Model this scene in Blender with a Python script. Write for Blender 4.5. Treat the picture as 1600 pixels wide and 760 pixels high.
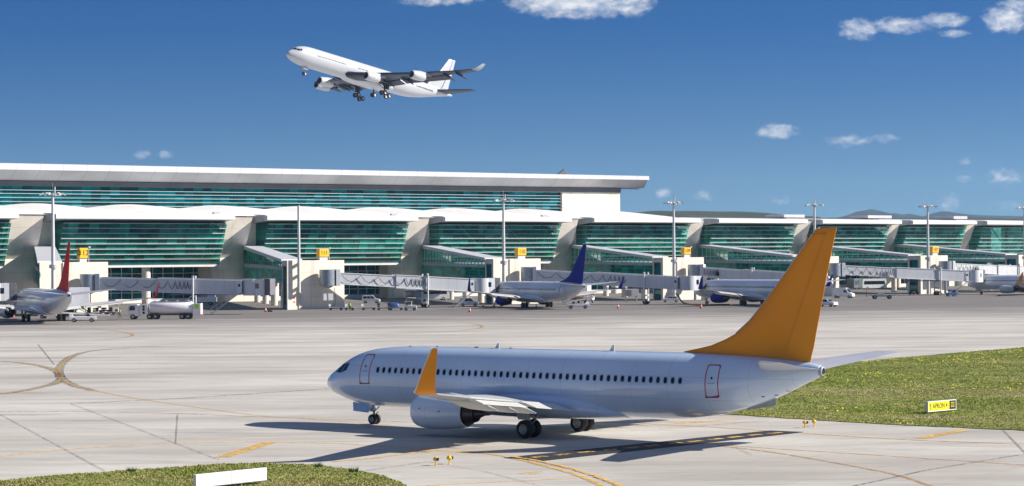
import bpy, math, random
from mathutils import Vector, Matrix
R=math.radians
scene=bpy.context.scene
for o in list(bpy.data.objects): bpy.data.objects.remove(o)
COL=scene.collection
# ---------------------------------------------------------------- camera, sky, sun, exposure
FPX,HY,ZC,KR=3345.0,398.0,11.3,-.0062
cd=bpy.data.cameras.new('camera'); cam=bpy.data.objects.new('camera',cd); COL.objects.link(cam)
cam.location=(0,0,ZC); cam.rotation_euler=(R(90),-KR,0)
cd.sensor_width=36; cd.lens=36*FPX/1600; cd.shift_y=18/1600; cd.clip_start=1; cd.clip_end=60000
scene.camera=cam
scene.view_settings.view_transform='Standard'; scene.view_settings.look='None'
scene.view_settings.exposure=0.86; scene.view_settings.gamma=1
SUNV=Vector((1.632,.046,1)).normalized()
sd=bpy.data.lights.new('sun','SUN'); sun=bpy.data.objects.new('sun',sd); COL.objects.link(sun)
sd.energy=4.4; sd.angle=R(.55); sd.color=(1,.93,.84)
sun.rotation_euler=(-SUNV).to_track_quat('-Z','Y').to_euler(); sun.location=(200,100,300)
w=bpy.data.worlds.new('World'); scene.world=w; w.use_nodes=True
nt=w.node_tree; N=nt.nodes; LK=nt.links
for n in list(N): N.remove(n)
def nd(t,**k):
    n=N.new(t)
    for a,b in k.items(): setattr(n,a,b)
    return n
out=nd('ShaderNodeOutputWorld'); bg=nd('ShaderNodeBackground'); bg.inputs[1].default_value=.08
sky=nd('ShaderNodeTexSky',sky_type='NISHITA'); sky.sun_disc=False
sky.sun_elevation=math.asin(SUNV.z); sky.sun_rotation=math.atan2(SUNV.x,SUNV.y)
sky.altitude=900; sky.air_density=1.0; sky.dust_density=.15; sky.ozone_density=2.5
tc=nd('ShaderNodeTexCoord'); sep=nd('ShaderNodeSeparateXYZ'); LK.new(tc.outputs['Generated'],sep.inputs[0])
def M(op,a,b=None,c=None,clamp=False):
    n=nd('ShaderNodeMath',operation=op,use_clamp=clamp)
    for i,v in enumerate((a,b,c)):
        if v is None: continue
        if isinstance(v,(int,float)): n.inputs[i].default_value=v
        else: LK.new(v,n.inputs[i])
    return n.outputs[0]
# a clear polarised sky: the strip above the horizon is read from higher up the dome
zz=M('ADD',M('MULTIPLY',M('ABSOLUTE',sep.outputs[2]),2.6),.085)
comb=nd('ShaderNodeCombineXYZ'); LK.new(sep.outputs[0],comb.inputs[0]); LK.new(sep.outputs[1],comb.inputs[1]); LK.new(zz,comb.inputs[2])
nrm=nd('ShaderNodeVectorMath',operation='NORMALIZE'); LK.new(comb.outputs[0],nrm.inputs[0]); LK.new(nrm.outputs[0],sky.inputs[0])
# clouds: puffs at their bearings, broken up by noise. az=X/Y, el=Z/Y
yy=M('MAXIMUM',sep.outputs[1],.001); az=M('DIVIDE',sep.outputs[0],yy); el=M('DIVIDE',sep.outputs[2],yy)
nz=nd('ShaderNodeTexNoise'); nz.inputs['Scale'].default_value=1; nz.inputs['Detail'].default_value=9; nz.inputs['Roughness'].default_value=.6
cv=nd('ShaderNodeCombineXYZ'); LK.new(M('MULTIPLY',az,210),cv.inputs[0]); LK.new(M('MULTIPLY',el,330),cv.inputs[1]); LK.new(cv.outputs[0],nz.inputs['Vector'])
nz2=nd('ShaderNodeTexNoise'); nz2.inputs['Scale'].default_value=1; nz2.inputs['Detail'].default_value=4
cv2=nd('ShaderNodeCombineXYZ'); LK.new(M('MULTIPLY',az,130),cv2.inputs[0]); LK.new(M('MULTIPLY',el,260),cv2.inputs[1]); cv2.inputs[2].default_value=7; LK.new(cv2.outputs[0],nz2.inputs['Vector'])
CL=[(690,-6,84,18,1.0),(905,0,120,32,1.35),(985,6,46,22,1.1),(1345,46,38,20,1.0),(1410,40,60,16,.95),(1478,32,48,15,.95),(1492,52,30,9,.8),(1575,30,42,26,1.2),(1598,8,44,14,1),
(1216,206,36,15,1),(1328,221,48,13,.7),(1384,216,26,9,.75),(1572,277,34,17,.85),(1506,281,22,8,.6),(1484,318,22,20,.7),(1580,322,40,10,.6),(1508,252,15,9,.6),(1037,302,17,11,.85),(1100,306,22,10,.75),(1016,305,10,7,.4),(1220,312,26,10,.6),(225,242,18,8,.8),(260,241,13,9,.85),(1320,330,34,9,.5)]
msk=None; wht=None
for x,y,rx,ry,a in CL:
    u0=(x-800)/FPX; e0=-(y-HY-KR*(x-800))/FPX
    q=M('ADD',M('POWER',M('ABSOLUTE',M('DIVIDE',M('SUBTRACT',az,u0),rx*1.15/FPX)),2),M('POWER',M('ABSOLUTE',M('DIVIDE',M('SUBTRACT',el,e0),ry*1.15/FPX)),2))
    g=M('MULTIPLY',M('SUBTRACT',1,q,clamp=True),a)
    msk=g if msk is None else M('MAXIMUM',msk,g)
dens=M('MULTIPLY',M('SUBTRACT',M('ADD',M('MULTIPLY',msk,.95),M('MULTIPLY',M('SUBTRACT',nz.outputs[0],.5),1.7)),.30),1.15,clamp=True)
dens=M('MULTIPLY',dens,M('MULTIPLY',msk,3.2,clamp=True))
dens=M('MULTIPLY',dens,M('MINIMUM',M('ADD',.25,msk),.95))
fill_veil=M('MULTIPLY',M('SUBTRACT',sep.outputs[2],.3,clamp=True),.40)  # bright overhead cloud layer, out of view, added to lift fill in the shade
dens=M('MAXIMUM',dens,fill_veil)
mx=nd('ShaderNodeMix',data_type='RGBA'); LK.new(dens,mx.inputs[0])
tint=nd('ShaderNodeMix',data_type='RGBA',blend_type='MULTIPLY'); tint.inputs[0].default_value=1
tg=nd('ShaderNodeMix',data_type='RGBA'); LK.new(M('DIVIDE',M('ABSOLUTE',sep.outputs[2]),.105,clamp=True),tg.inputs[0]); tg.inputs[6].default_value=(.46,.60,.60,1); tg.inputs[7].default_value=(.025,.34,.66,1)
LK.new(sky.outputs[0],tint.inputs[6]); LK.new(tg.outputs[2],tint.inputs[7])
LK.new(tint.outputs[2],mx.inputs[6])
ccol=nd('ShaderNodeMix',data_type='RGBA'); ccol.inputs[6].default_value=(2.6,3.3,4.6,1); ccol.inputs[7].default_value=(6.6,6.5,6.6,1)
LK.new(M('MULTIPLY',M('SUBTRACT',nz2.outputs[0],.33),3.2,clamp=True),ccol.inputs[0]); LK.new(ccol.outputs[2],mx.inputs[7])
LK.new(mx.outputs[2],bg.inputs[0]); LK.new(bg.outputs[0],out.inputs[0])
# ---------------------------------------------------------------- image <-> place
def uv(x,y): return (x-800)+KR*(y-HY),(y-HY)-KR*(x-800)
def gnd(x,y):
    U,V=uv(x,y); Y=FPX*ZC/V; return Vector((U*Y/FPX,Y,0))
def pz(x,y,Y):
    U,V=uv(x,y); return Vector((U*Y/FPX,Y,ZC-V*Y/FPX))
WA=math.atan2(.63,.777); CW,SW=math.cos(WA),math.sin(WA)
def ws(x,d,y=400):
    q=uv(x,y)[0]/FPX; return (q*(458+CW*d)+36+SW*d)/(CW-SW*q)
def wy(s,d): return 458+SW*s+CW*d
def wz(x,y,s,d): return ZC-uv(x,y)[1]*wy(s,d)/FPX
def wp(s,d,z=0): return Vector((-36+CW*s-SW*d,458+SW*s+CW*d,z))
# ---------------------------------------------------------------- materials
MAT={}
def mat(name,col,rough=.6,metal=0,coat=0,var=.12,scale=.6,bump=0,spec=.5,stretch=(1,1,1),extra=None):
    if name in MAT: return MAT[name]
    m=bpy.data.materials.new(name); m.use_nodes=True; t=m.node_tree; b=t.nodes['Principled BSDF']
    b.inputs['Roughness'].default_value=rough; b.inputs['Metallic'].default_value=metal
    b.inputs['Coat Weight'].default_value=coat; b.inputs['Coat Roughness'].default_value=.06; b.inputs['Specular IOR Level'].default_value=spec
    tcn=t.nodes.new('ShaderNodeTexCoord'); mp=t.nodes.new('ShaderNodeMapping'); mp.inputs['Scale'].default_value=stretch
    t.links.new(tcn.outputs['Object'],mp.inputs[0])
    n=t.nodes.new('ShaderNodeTexNoise'); n.inputs['Scale'].default_value=scale; n.inputs['Detail'].default_value=6; t.links.new(mp.outputs[0],n.inputs['Vector'])
    r=t.nodes.new('ShaderNodeValToRGB'); r.color_ramp.elements[0].position=.3; r.color_ramp.elements[1].position=.7
    c0=[max(0,c*(1-var)) for c in col]; c1=[min(1,c*(1+var)) for c in col]
    r.color_ramp.elements[0].color=(*c0,1); r.color_ramp.elements[1].color=(*c1,1)
    t.links.new(n.outputs[0],r.inputs[0]); src=r.outputs[0]
    if extra: src=extra(t,tcn,mp,src,b)
    t.links.new(src,b.inputs['Base Color'])
    if bump:
        n2=t.nodes.new('ShaderNodeTexNoise'); n2.inputs['Scale'].default_value=scale*9; n2.inputs['Detail'].default_value=4; t.links.new(mp.outputs[0],n2.inputs['Vector'])
        bp=t.nodes.new('ShaderNodeBump'); bp.inputs['Strength'].default_value=bump; bp.inputs['Distance'].default_value=.05
        t.links.new(n2.outputs[0],bp.inputs['Height']); t.links.new(bp.outputs[0],b.inputs['Normal'])
    MAT[name]=m; return m
def mth(t,op,a,b=None,clamp=False):
    n=t.nodes.new('ShaderNodeMath'); n.operation=op; n.use_clamp=clamp
    for i,v in enumerate((a,b)):
        if v is None: continue
        if isinstance(v,(int,float)): n.inputs[i].default_value=v
        else: t.links.new(v,n.inputs[i])
    return n.outputs[0]
def mixc(t,f,a,b,mode='MIX'):
    n=t.nodes.new('ShaderNodeMix'); n.data_type='RGBA'; n.blend_type=mode
    for i,v in ((0,f),(6,a),(7,b)):
        if isinstance(v,(int,float)): n.inputs[i].default_value=v
        elif isinstance(v,tuple): n.inputs[i].default_value=(*v,1) if len(v)==3 else v
        else: t.links.new(v,n.inputs[i])
    return n.outputs[2]
def seams(pitch_x,width,dark,pitch_z=None):
    # thin darker joints every pitch along x (and z): panel lines
    def f(t,tcn,mp,src,b):
        s=t.nodes.new('ShaderNodeSeparateXYZ'); t.links.new(tcn.outputs['Object'],s.inputs[0])
        a=mth(t,'PINGPONG',s.outputs[0],pitch_x/2); k=mth(t,'LESS_THAN',a,width)
        if pitch_z:
            a2=mth(t,'PINGPONG',s.outputs[2],pitch_z/2); k=mth(t,'MAXIMUM',k,mth(t,'LESS_THAN',a2,width))
        return mixc(t,mth(t,'MULTIPLY',k,dark),src,(.05,.05,.06))
    return f
def streaks(col,amount,scale=.5):
    def f(t,tcn,mp,src,b):
        m2=t.nodes.new('ShaderNodeMapping'); m2.inputs['Scale'].default_value=(1,1,.12); t.links.new(tcn.outputs['Object'],m2.inputs[0])
        n=t.nodes.new('ShaderNodeTexNoise'); n.inputs['Scale'].default_value=scale; n.inputs['Detail'].default_value=8; t.links.new(m2.outputs[0],n.inputs['Vector'])
        k=mth(t,'MULTIPLY',mth(t,'SUBTRACT',n.outputs[0],.5),amount*5,clamp=True)
        s2=seams(6,.03,.35,2.6)(t,tcn,mp,src,b)
        return mixc(t,k,s2,col)
    return f
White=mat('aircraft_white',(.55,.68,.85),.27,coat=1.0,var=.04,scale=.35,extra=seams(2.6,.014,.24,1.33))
White2=mat('jet_white',(.50,.52,.55),.4,coat=.2,var=.02,scale=.2,extra=seams(4.2,.02,.12))
WhiteS=mat('stand_aircraft_paint',(.74,.77,.82),.3,coat=.6,var=.04,scale=.3,extra=seams(3,.02,.2))
Orange=mat('orange_paint',(.80,.27,.003),.4,coat=.15,spec=.3,var=.05,scale=.2)
Blue=mat('blue_paint',(.006,.012,.26),.55,coat=.0,spec=.15,var=.1,scale=.3)
Red=mat('red_paint',(.70,.008,.012),.55,coat=.0,spec=.15,var=.1,scale=.3)
WingG=mat('wing_grey',(.52,.53,.53),.45,coat=.2,var=.06,scale=.5,extra=seams(1.3,.01,.25))
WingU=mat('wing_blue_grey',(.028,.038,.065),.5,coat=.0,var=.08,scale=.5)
WingW=mat('wing_light',(.66,.66,.63),.4,coat=.3,var=.05,scale=.5)
Metal=mat('bare_metal',(.55,.56,.58),.3,metal=.9,var=.08,scale=1)
DMetal=mat('dark_metal',(.06,.06,.065),.45,metal=.6,var=.2,scale=2)
Cone=mat('exhaust_metal',(.12,.10,.085),.35,metal=.9,var=.25,scale=2)
Rubber=mat('tyre_rubber',(.018,.018,.02),.8,var=.3,scale=3)
Rim=mat('wheel_rim',(.4,.41,.42),.4,metal=.4,var=.15,scale=4)
Gear=mat('gear_grey',(.33,.36,.38),.45,var=.15,scale=3)
GlassD=mat('cabin_glass',(.008,.018,.04),.15,coat=.15,var=.4,scale=1.5)
FrameW=mat('window_frame',(.42,.46,.54),.4,var=.05,scale=3)
RedLine=mat('red_outline',(.5,.02,.04),.5,var=.1,scale=3)
Black=mat('black_plastic',(.015,.015,.017),.5,var=.3,scale=3)
BlackP=mat('black_marking',(.022,.023,.028),.75,var=.25,scale=1.4)
Concrete=mat('cream_concrete',(.80,.735,.63),.75,var=.07,scale=.15,bump=.12,extra=streaks((.42,.36,.29),.35,.5))
Column=mat('column_concrete',(.76,.69,.59),.75,var=.08,scale=.4,bump=.1)
RoofW=mat('white_roofing',(.84,.83,.81),.5,var=.04,scale=.12,extra=seams(3.2,.04,.10))
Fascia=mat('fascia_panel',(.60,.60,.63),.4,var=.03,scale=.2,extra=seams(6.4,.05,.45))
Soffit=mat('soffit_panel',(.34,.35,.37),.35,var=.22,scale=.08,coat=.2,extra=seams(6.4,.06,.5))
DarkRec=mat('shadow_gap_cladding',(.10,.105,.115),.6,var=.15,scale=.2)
GreyM=mat('grey_cladding',(.40,.42,.45),.45,var=.08,scale=.4)
Slab=mat('white_edge_beam',(.74,.73,.71),.5,var=.05,scale=.3)
Teal=mat('teal_spandrel',(.008,.10,.10),.22,coat=.5,var=.3,scale=.35,extra=seams(2.7,.05,.8))
Louv=mat('white_louver',(.58,.62,.64),.4,var=.06,scale=.3)
Mull=mat('green_mullion',(.05,.13,.12),.4,var=.2,scale=.4)
MullW=mat('white_mullion',(.80,.84,.84),.4,var=.08,scale=.4)
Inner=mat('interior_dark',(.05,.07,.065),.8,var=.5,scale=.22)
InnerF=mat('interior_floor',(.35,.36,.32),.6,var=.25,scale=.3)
Blind=mat('interior_blind',(.80,.90,.85),.6,var=.18,scale=.5,extra=seams(2.7,.16,.55))
Strut=mat('interior_strut',(.85,.88,.85),.5,var=.1,scale=.5)
VWhite=mat('vehicle_white',(.86,.86,.86),.3,coat=.6,var=.04,scale=1)
VBlue=mat('vehicle_blue',(.02,.08,.28),.4,coat=.4,var=.1,scale=2)
TankW=mat('tank_paint',(.82,.83,.86),.4,coat=.2,var=.05,scale=1)
BridgeG=mat('bridge_grey',(.60,.62,.65),.45,var=.06,scale=.4,extra=seams(1.9,.02,.4))
BridgeW=mat('bridge_white',(.70,.71,.72),.45,var=.06,scale=.4,extra=seams(1.9,.025,.5))
BridgeD=mat('bridge_dark',(.13,.14,.15),.5,var=.15,scale=.8)
Bellow=mat('bellows_fabric',(.17,.17,.19),.8,var=.3,scale=3)
Steel=mat('galvanised_steel',(.55,.56,.56),.4,metal=.3,var=.1,scale=.8)
MastM=mat('mast_steel',(.66,.66,.64),.4,metal=.1,var=.08,scale=.5)
SignY=mat('sign_yellow',(.95,.50,.01),.5,var=.04,scale=1)
SignYB=mat('bright_sign_yellow',(.93,.86,.01),.5,var=.03,scale=1)
SignW=mat('white_sign_board',(.80,.80,.79),.45,var=.03,scale=1.2)
LampY=mat('yellow_lamp_paint',(.85,.50,.01),.4,var=.1,scale=5)
LampB=mat('blue_lens',(.01,.02,.08),.15,coat=.5,var=.1,scale=5)
ConeO=mat('cone_orange',(.80,.07,.02),.5,var=.1,scale=5)
HiVis=mat('high_visibility_yellow',(.45,.80,.05),.6,var=.1,scale=5)
HiOr=mat('high_visibility_orange',(.85,.16,.05),.6,var=.1,scale=5)
Skin=mat('skin',(.45,.26,.18),.6,var=.1,scale=6)
Navy=mat('navy_cloth',(.02,.03,.06),.8,var=.2,scale=6)
OrangeR=mat('orange_rail_paint',(.75,.25,.02),.5,var=.1,scale=3)
Hose=mat('orange_hose',(.45,.16,.05),.6,var=.2,scale=3)
Bag1=mat('dark_luggage',(.02,.025,.04),.6,var=.6,scale=3)
Gold=mat('window_glass_vehicle',(.015,.025,.03),.1,coat=.6,var=.3,scale=2)
Copper=mat('brown_tank',(.42,.20,.12),.6,var=.1,scale=1)
def teal_glass(name,tint,gl=.14,df_=.22,dc=(.22,.42,.42)):
    m=bpy.data.materials.new(name); m.use_nodes=True; t=m.node_tree; n=t.nodes
    for q in list(n): n.remove(q)
    o=n.new('ShaderNodeOutputMaterial'); tr=n.new('ShaderNodeBsdfTransparent'); gs=n.new('ShaderNodeBsdfGlossy'); gs.inputs['Roughness'].default_value=.03
    gs.inputs['Color'].default_value=(.75,.95,.95,1)
    tcn=n.new('ShaderNodeTexCoord'); sp=n.new('ShaderNodeSeparateXYZ'); t.links.new(tcn.outputs['Object'],sp.inputs[0])
    # each pane of the wall has its own tone
    cx=mth(t,'FLOOR',mth(t,'DIVIDE',sp.outputs[0],2.7)); cz=mth(t,'FLOOR',mth(t,'DIVIDE',sp.outputs[2],1.28))
    cb=n.new('ShaderNodeCombineXYZ'); t.links.new(cx,cb.inputs[0]); t.links.new(cz,cb.inputs[1])
    wn=n.new('ShaderNodeTexWhiteNoise'); t.links.new(cb.outputs[0],wn.inputs[0])
    c=mixc(t,wn.outputs[0],tuple(v*.72 for v in tint),tuple(min(1,v*1.15) for v in tint)); t.links.new(c,tr.inputs[0])
    df=n.new('ShaderNodeBsdfDiffuse'); t.links.new(mixc(t,mth(t,'POWER',wn.outputs[0],1.8),tuple(tint[k]*dc[k]*.75 for k in range(3)),tuple(min(1,tint[k]*dc[k]*2.6) for k in range(3))),df.inputs[0])
    m1=n.new('ShaderNodeMixShader'); m1.inputs[0].default_value=df_; t.links.new(tr.outputs[0],m1.inputs[1]); t.links.new(df.outputs[0],m1.inputs[2])
    fr=n.new('ShaderNodeFresnel'); fr.inputs[0].default_value=1.5
    fac=mth(t,'ADD',mth(t,'MULTIPLY',fr.outputs[0],.4),gl-.06,clamp=True)
    m2=n.new('ShaderNodeMixShader'); t.links.new(fac,m2.inputs[0]); t.links.new(m1.outputs[0],m2.inputs[1]); t.links.new(gs.outputs[0],m2.inputs[2])
    t.links.new(m2.outputs[0],o.inputs[0]); MAT[name]=m; return m
GlassT=teal_glass('teal_glass',(.20,.76,.62),.08,.32,(.20,.50,.50))
GlassC=teal_glass('corridor_glass',(.08,.60,.42),.06,.65,(.1,.62,.62))
GlassH=teal_glass('dark_teal_glass',(.05,.42,.46),.05,.55,(.14,.34,.36))
# ---------------------------------------------------------------- mesh helpers
class MB:
    def __init__(s): s.v=[]; s.f=[]; s.m=[]
    def add(s,vs,fs,mi=0):
        o=len(s.v); s.v+= [tuple(v) for v in vs]; s.f+=[tuple(i+o for i in f) for f in fs]; s.m+=[mi]*len(fs)
    def box(s,c,sz,mi=0,rz=0,ry=0):
        x,y,z=sz[0]/2,sz[1]/2,sz[2]/2; mt=Matrix.Rotation(rz,3,'Z')@Matrix.Rotation(ry,3,'Y'); c=Vector(c)
        vs=[c+mt@Vector((a*x,b*y,d*z)) for a in(-1,1) for b in(-1,1) for d in(-1,1)]
        s.add(vs,[(0,1,3,2),(4,6,7,5),(0,4,5,1),(2,3,7,6),(0,2,6,4),(1,5,7,3)],mi)
    def hexa(s,a,b,mi=0):
        s.add(list(a)+list(b),[(3,2,1,0),(4,5,6,7),(0,1,5,4),(1,2,6,5),(2,3,7,6),(3,0,4,7)],mi)
    def tube(s,p,q,r,r2=None,n=10,mi=0,cap=True):
        p,q=Vector(p),Vector(q); r2=r if r2 is None else r2; d=(q-p).normalized()
        a=d.orthogonal().normalized(); b=d.cross(a)
        ring=lambda c,k:[c+(a*math.cos(t)+b*math.sin(t))*k for t in [2*math.pi*i/n for i in range(n)]]
        s.loft([ring(p,r),ring(q,r2)],mi,cap)
    def path(s,pts,r,n=6,mi=0):
        pts=[Vector(p) for p in pts]; rings=[]
        for i,p in enumerate(pts):
            d=(pts[min(i+1,len(pts)-1)]-pts[max(i-1,0)]).normalized(); a=d.cross(Vector((0,1,.01))).normalized() if abs(d.y)<.98 else d.cross(Vector((0,0,1))).normalized(); b=d.cross(a)
            rings.append([p+(a*math.cos(t)+b*math.sin(t))*r for t in [2*math.pi*j/n for j in range(n)]])
        s.loft(rings,mi,True)
    def loft(s,rings,mi=0,cap=True,closed=True):
        n=len(rings[0]); vs=[p for r in rings for p in r]; fs=[]
        for i in range(len(rings)-1):
            for j in range(n if closed else n-1):
                k=(j+1)%n; fs.append((i*n+j,i*n+k,(i+1)*n+k,(i+1)*n+j))
        if cap:
            fs.append(tuple(range(n-1,-1,-1))); fs.append(tuple((len(rings)-1)*n+j for j in range(n)))
        s.add(vs,fs,mi)
    def lathe(s,prof,axis='x',c=(0,0,0),n=32,mi=0,cap=False,sq=1.0):
        c=Vector(c); rings=[]
        for a,r in prof:
            ring=[]
            for i in range(n):
                t=2*math.pi*i/n; u,v=math.cos(t)*r,math.sin(t)*r
                ring.append(c+(Vector((a,u,v)) if axis=='x' else Vector((u,a,v)) if axis=='y' else Vector((u,v,a))))
            rings.append(ring)
        s.loft(rings,mi,cap)
    def prism(s,poly,w0,w1,plane='xz',mi=0):
        n=len(poly); f=(lambda p,w:(p[0],w,p[1])) if plane=='xz' else (lambda p,w:(p[0],p[1],w)) if plane=='xy' else (lambda p,w:(w,p[0],p[1]))
        s.loft([[f(p,w0) for p in poly],[f(p,w1) for p in poly]],mi,True)
    def build(s,name,mats,parent=None,smooth=False,loc=None,fix=True,bevel=0):
        me=bpy.data.meshes.new(name); me.from_pydata(s.v,[],s.f)
        mats=mats if isinstance(mats,(list,tuple)) else [mats]
        for m in mats: me.materials.append(m)
        me.polygons.foreach_set('material_index',s.m)
        if fix:
            import bmesh
            bm=bmesh.new(); bm.from_mesh(me); bmesh.ops.recalc_face_normals(bm,faces=bm.faces[:]); bm.to_mesh(me); bm.free()
        if smooth:
            me.polygons.foreach_set('use_smooth',[True]*len(me.polygons)); me.set_sharp_from_angle(angle=R(smooth if smooth is not True else 40))
        me.update()
        o=bpy.data.objects.new(name,me); COL.objects.link(o)
        if parent: o.parent=parent
        if loc is not None: o.location=loc
        if bevel:
            b=o.modifiers.new('bevel','BEVEL'); b.width=bevel; b.segments=2; b.limit_method='ANGLE'
        return o
def tag(o,label=None,cat=None,group=None,kind=None):
    if label: o['label']=label
    if cat: o['category']=cat
    if group: o['group']=group
    if kind: o['kind']=kind
    return o
def empty(name,loc,rz=0,label=None,cat=None,group=None):
    o=bpy.data.objects.new(name,None); COL.objects.link(o); o.location=loc; o.rotation_euler=(0,0,rz); o.empty_display_size=.5
    return tag(o,label,cat,group)
def copy_tree(o,loc,rz,label,group=None,parent=None):
    c=o.copy(); COL.objects.link(c)
    if parent is None:
        c.location=loc; c.rotation_euler=(0,0,rz); c['label']=label
        if group: c['group']=group
    else: c.parent=parent
    for ch in list(o.children): copy_tree(ch,None,0,None,None,c)
    return c
def text_mesh(s,size,name,m,parent,mtx,ext=.01,off=.03):
    cu=bpy.data.curves.new('txt','FONT'); cu.body=s; cu.size=size; cu.extrude=ext; cu.align_x='CENTER'; cu.align_y='CENTER'; cu.offset=size*off
    t=bpy.data.objects.new('txt',cu); COL.objects.link(t); dg=bpy.context.evaluated_depsgraph_get(); dg.update()
    me=bpy.data.meshes.new_from_object(t.evaluated_get(dg)); bpy.data.objects.remove(t)
    me.transform(mtx); me.materials.clear(); me.materials.append(m); me.name=name
    o=bpy.data.objects.new(name,me); COL.objects.link(o); o.parent=parent; return o
def interp(tab,x,c=1):
    # smooth (Catmull) interpolation of column c against column 0
    if x<=tab[0][0]: return tab[0][c]
    for i in range(len(tab)-1):
        if x<=tab[i+1][0]:
            x0,x1=tab[i][0],tab[i+1][0]; p1,p2=tab[i][c],tab[i+1][c]; h=x1-x0; t=(x-x0)/h
            d=(p2-p1)/h
            m1=d if i==0 else (p2-tab[i-1][c])/(x1-tab[i-1][0]); m2=d if i+2>=len(tab) else (tab[i+2][c]-p1)/(tab[i+2][0]-x0)
            for mm in (0,1):
                pass
            if d==0: m1=m2=0
            return (2*t**3-3*t*t+1)*p1+(t**3-2*t*t+t)*h*m1+(-2*t**3+3*t*t)*p2+(t**3-t*t)*h*m2
    return tab[-1][c]
# ---------------------------------------------------------------- the ground
def ground_mat(name,stand=False):
    m=bpy.data.materials.new(name); m.use_nodes=True; t=m.node_tree; b=t.nodes['Principled BSDF']; b.inputs['Roughness'].default_value=.82; b.inputs['Specular IOR Level'].default_value=.25
    tcn=t.nodes.new('ShaderNodeTexCoord'); P=tcn.outputs['Object']
    def noise(sx,sy,sc,det=6,rz=0,off=0,ro=.55):
        mp=t.nodes.new('ShaderNodeMapping'); mp.inputs['Scale'].default_value=(sx,sy,1); mp.inputs['Rotation'].default_value=(0,0,rz); mp.inputs['Location'].default_value=(off,off,0)
        n=t.nodes.new('ShaderNodeTexNoise'); n.inputs['Scale'].default_value=sc; n.inputs['Detail'].default_value=det; n.inputs['Roughness'].default_value=ro
        t.links.new(P,mp.inputs[0]); t.links.new(mp.outputs[0],n.inputs['Vector']); return n.outputs[0]
    def band(v,lo,hi): return mth(t,'DIVIDE',mth(t,'SUBTRACT',v,lo),hi-lo,clamp=True)
    sp=t.nodes.new('ShaderNodeSeparateXYZ'); t.links.new(P,sp.inputs[0])
    base=mixc(t,band(noise(1,1,.035,4),.35,.65),(.50,.475,.43),(.605,.58,.53))
    # wheel-worn, stained lanes along the apron
    base=mixc(t,mth(t,'MULTIPLY',band(noise(.16,.6,.22,9,R(-8),0,.62),.45,.66),.46),base,(.25,.225,.20))
    base=mixc(t,mth(t,'MULTIPLY',band(noise(.2,.8,.16,9,R(14),31,.66),.50,.66),.48),base,(.30,.255,.225))
    base=mixc(t,mth(t,'MULTIPLY',band(noise(.22,1.1,.30,9,R(-16),77,.72),.54,.68),.55),base,(.20,.185,.17))
    base=mixc(t,mth(t,'MULTIPLY',band(noise(1,1,1.6,8,0,11,.7),.45,.75),.16),base,(.26,.245,.225))
    # slabs, each its own tone, and their joints
    mp=t.nodes.new('ShaderNodeMapping'); mp.inputs['Rotation'].default_value=(0,0,R(-52)); t.links.new(P,mp.inputs[0])
    s2=t.nodes.new('ShaderNodeSeparateXYZ'); t.links.new(mp.outputs[0],s2.inputs[0])
    cb=t.nodes.new('ShaderNodeCombineXYZ'); t.links.new(mth(t,'FLOOR',mth(t,'DIVIDE',s2.outputs[0],6)),cb.inputs[0]); t.links.new(mth(t,'FLOOR',mth(t,'DIVIDE',s2.outputs[1],6)),cb.inputs[1])
    wn=t.nodes.new('ShaderNodeTexWhiteNoise'); t.links.new(cb.outputs[0],wn.inputs[0])
    base=mixc(t,mth(t,'MULTIPLY',wn.outputs[0],.10),base,(.25,.235,.21))
    j=mth(t,'MINIMUM',mth(t,'PINGPONG',s2.outputs[0],3.0),mth(t,'PINGPONG',s2.outputs[1],3.0))
    base=mixc(t,mth(t,'MULTIPLY',mth(t,'LESS_THAN',j,.018),.30),base,(.10,.095,.09))
    # the oil-darkened stands next to the terminal
    d=mth(t,'ADD',mth(t,'ADD',mth(t,'MULTIPLY',sp.outputs[0],-.30),sp.outputs[1]),mth(t,'MULTIPLY',mth(t,'SUBTRACT',noise(.12,.5,.2,6,0,5),.5),130))
    k=band(d,325,415)
    base=mixc(t,mth(t,'MULTIPLY',k,.84),base,(.155,.142,.135))
    base=mixc(t,mth(t,'MULTIPLY',mth(t,'MULTIPLY',k,band(noise(.06,.5,.6,7,0,50),.45,.62)),.5),base,(.11,.10,.095))
    t.links.new(base,b.inputs['Base Color'])
    bp=t.nodes.new('ShaderNodeBump'); bp.inputs['Strength'].default_value=.25; bp.inputs['Distance'].default_value=.01; t.links.new(noise(1,1,9,5),bp.inputs['Height']); t.links.new(bp.outputs[0],b.inputs['Normal'])
    return m
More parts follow.
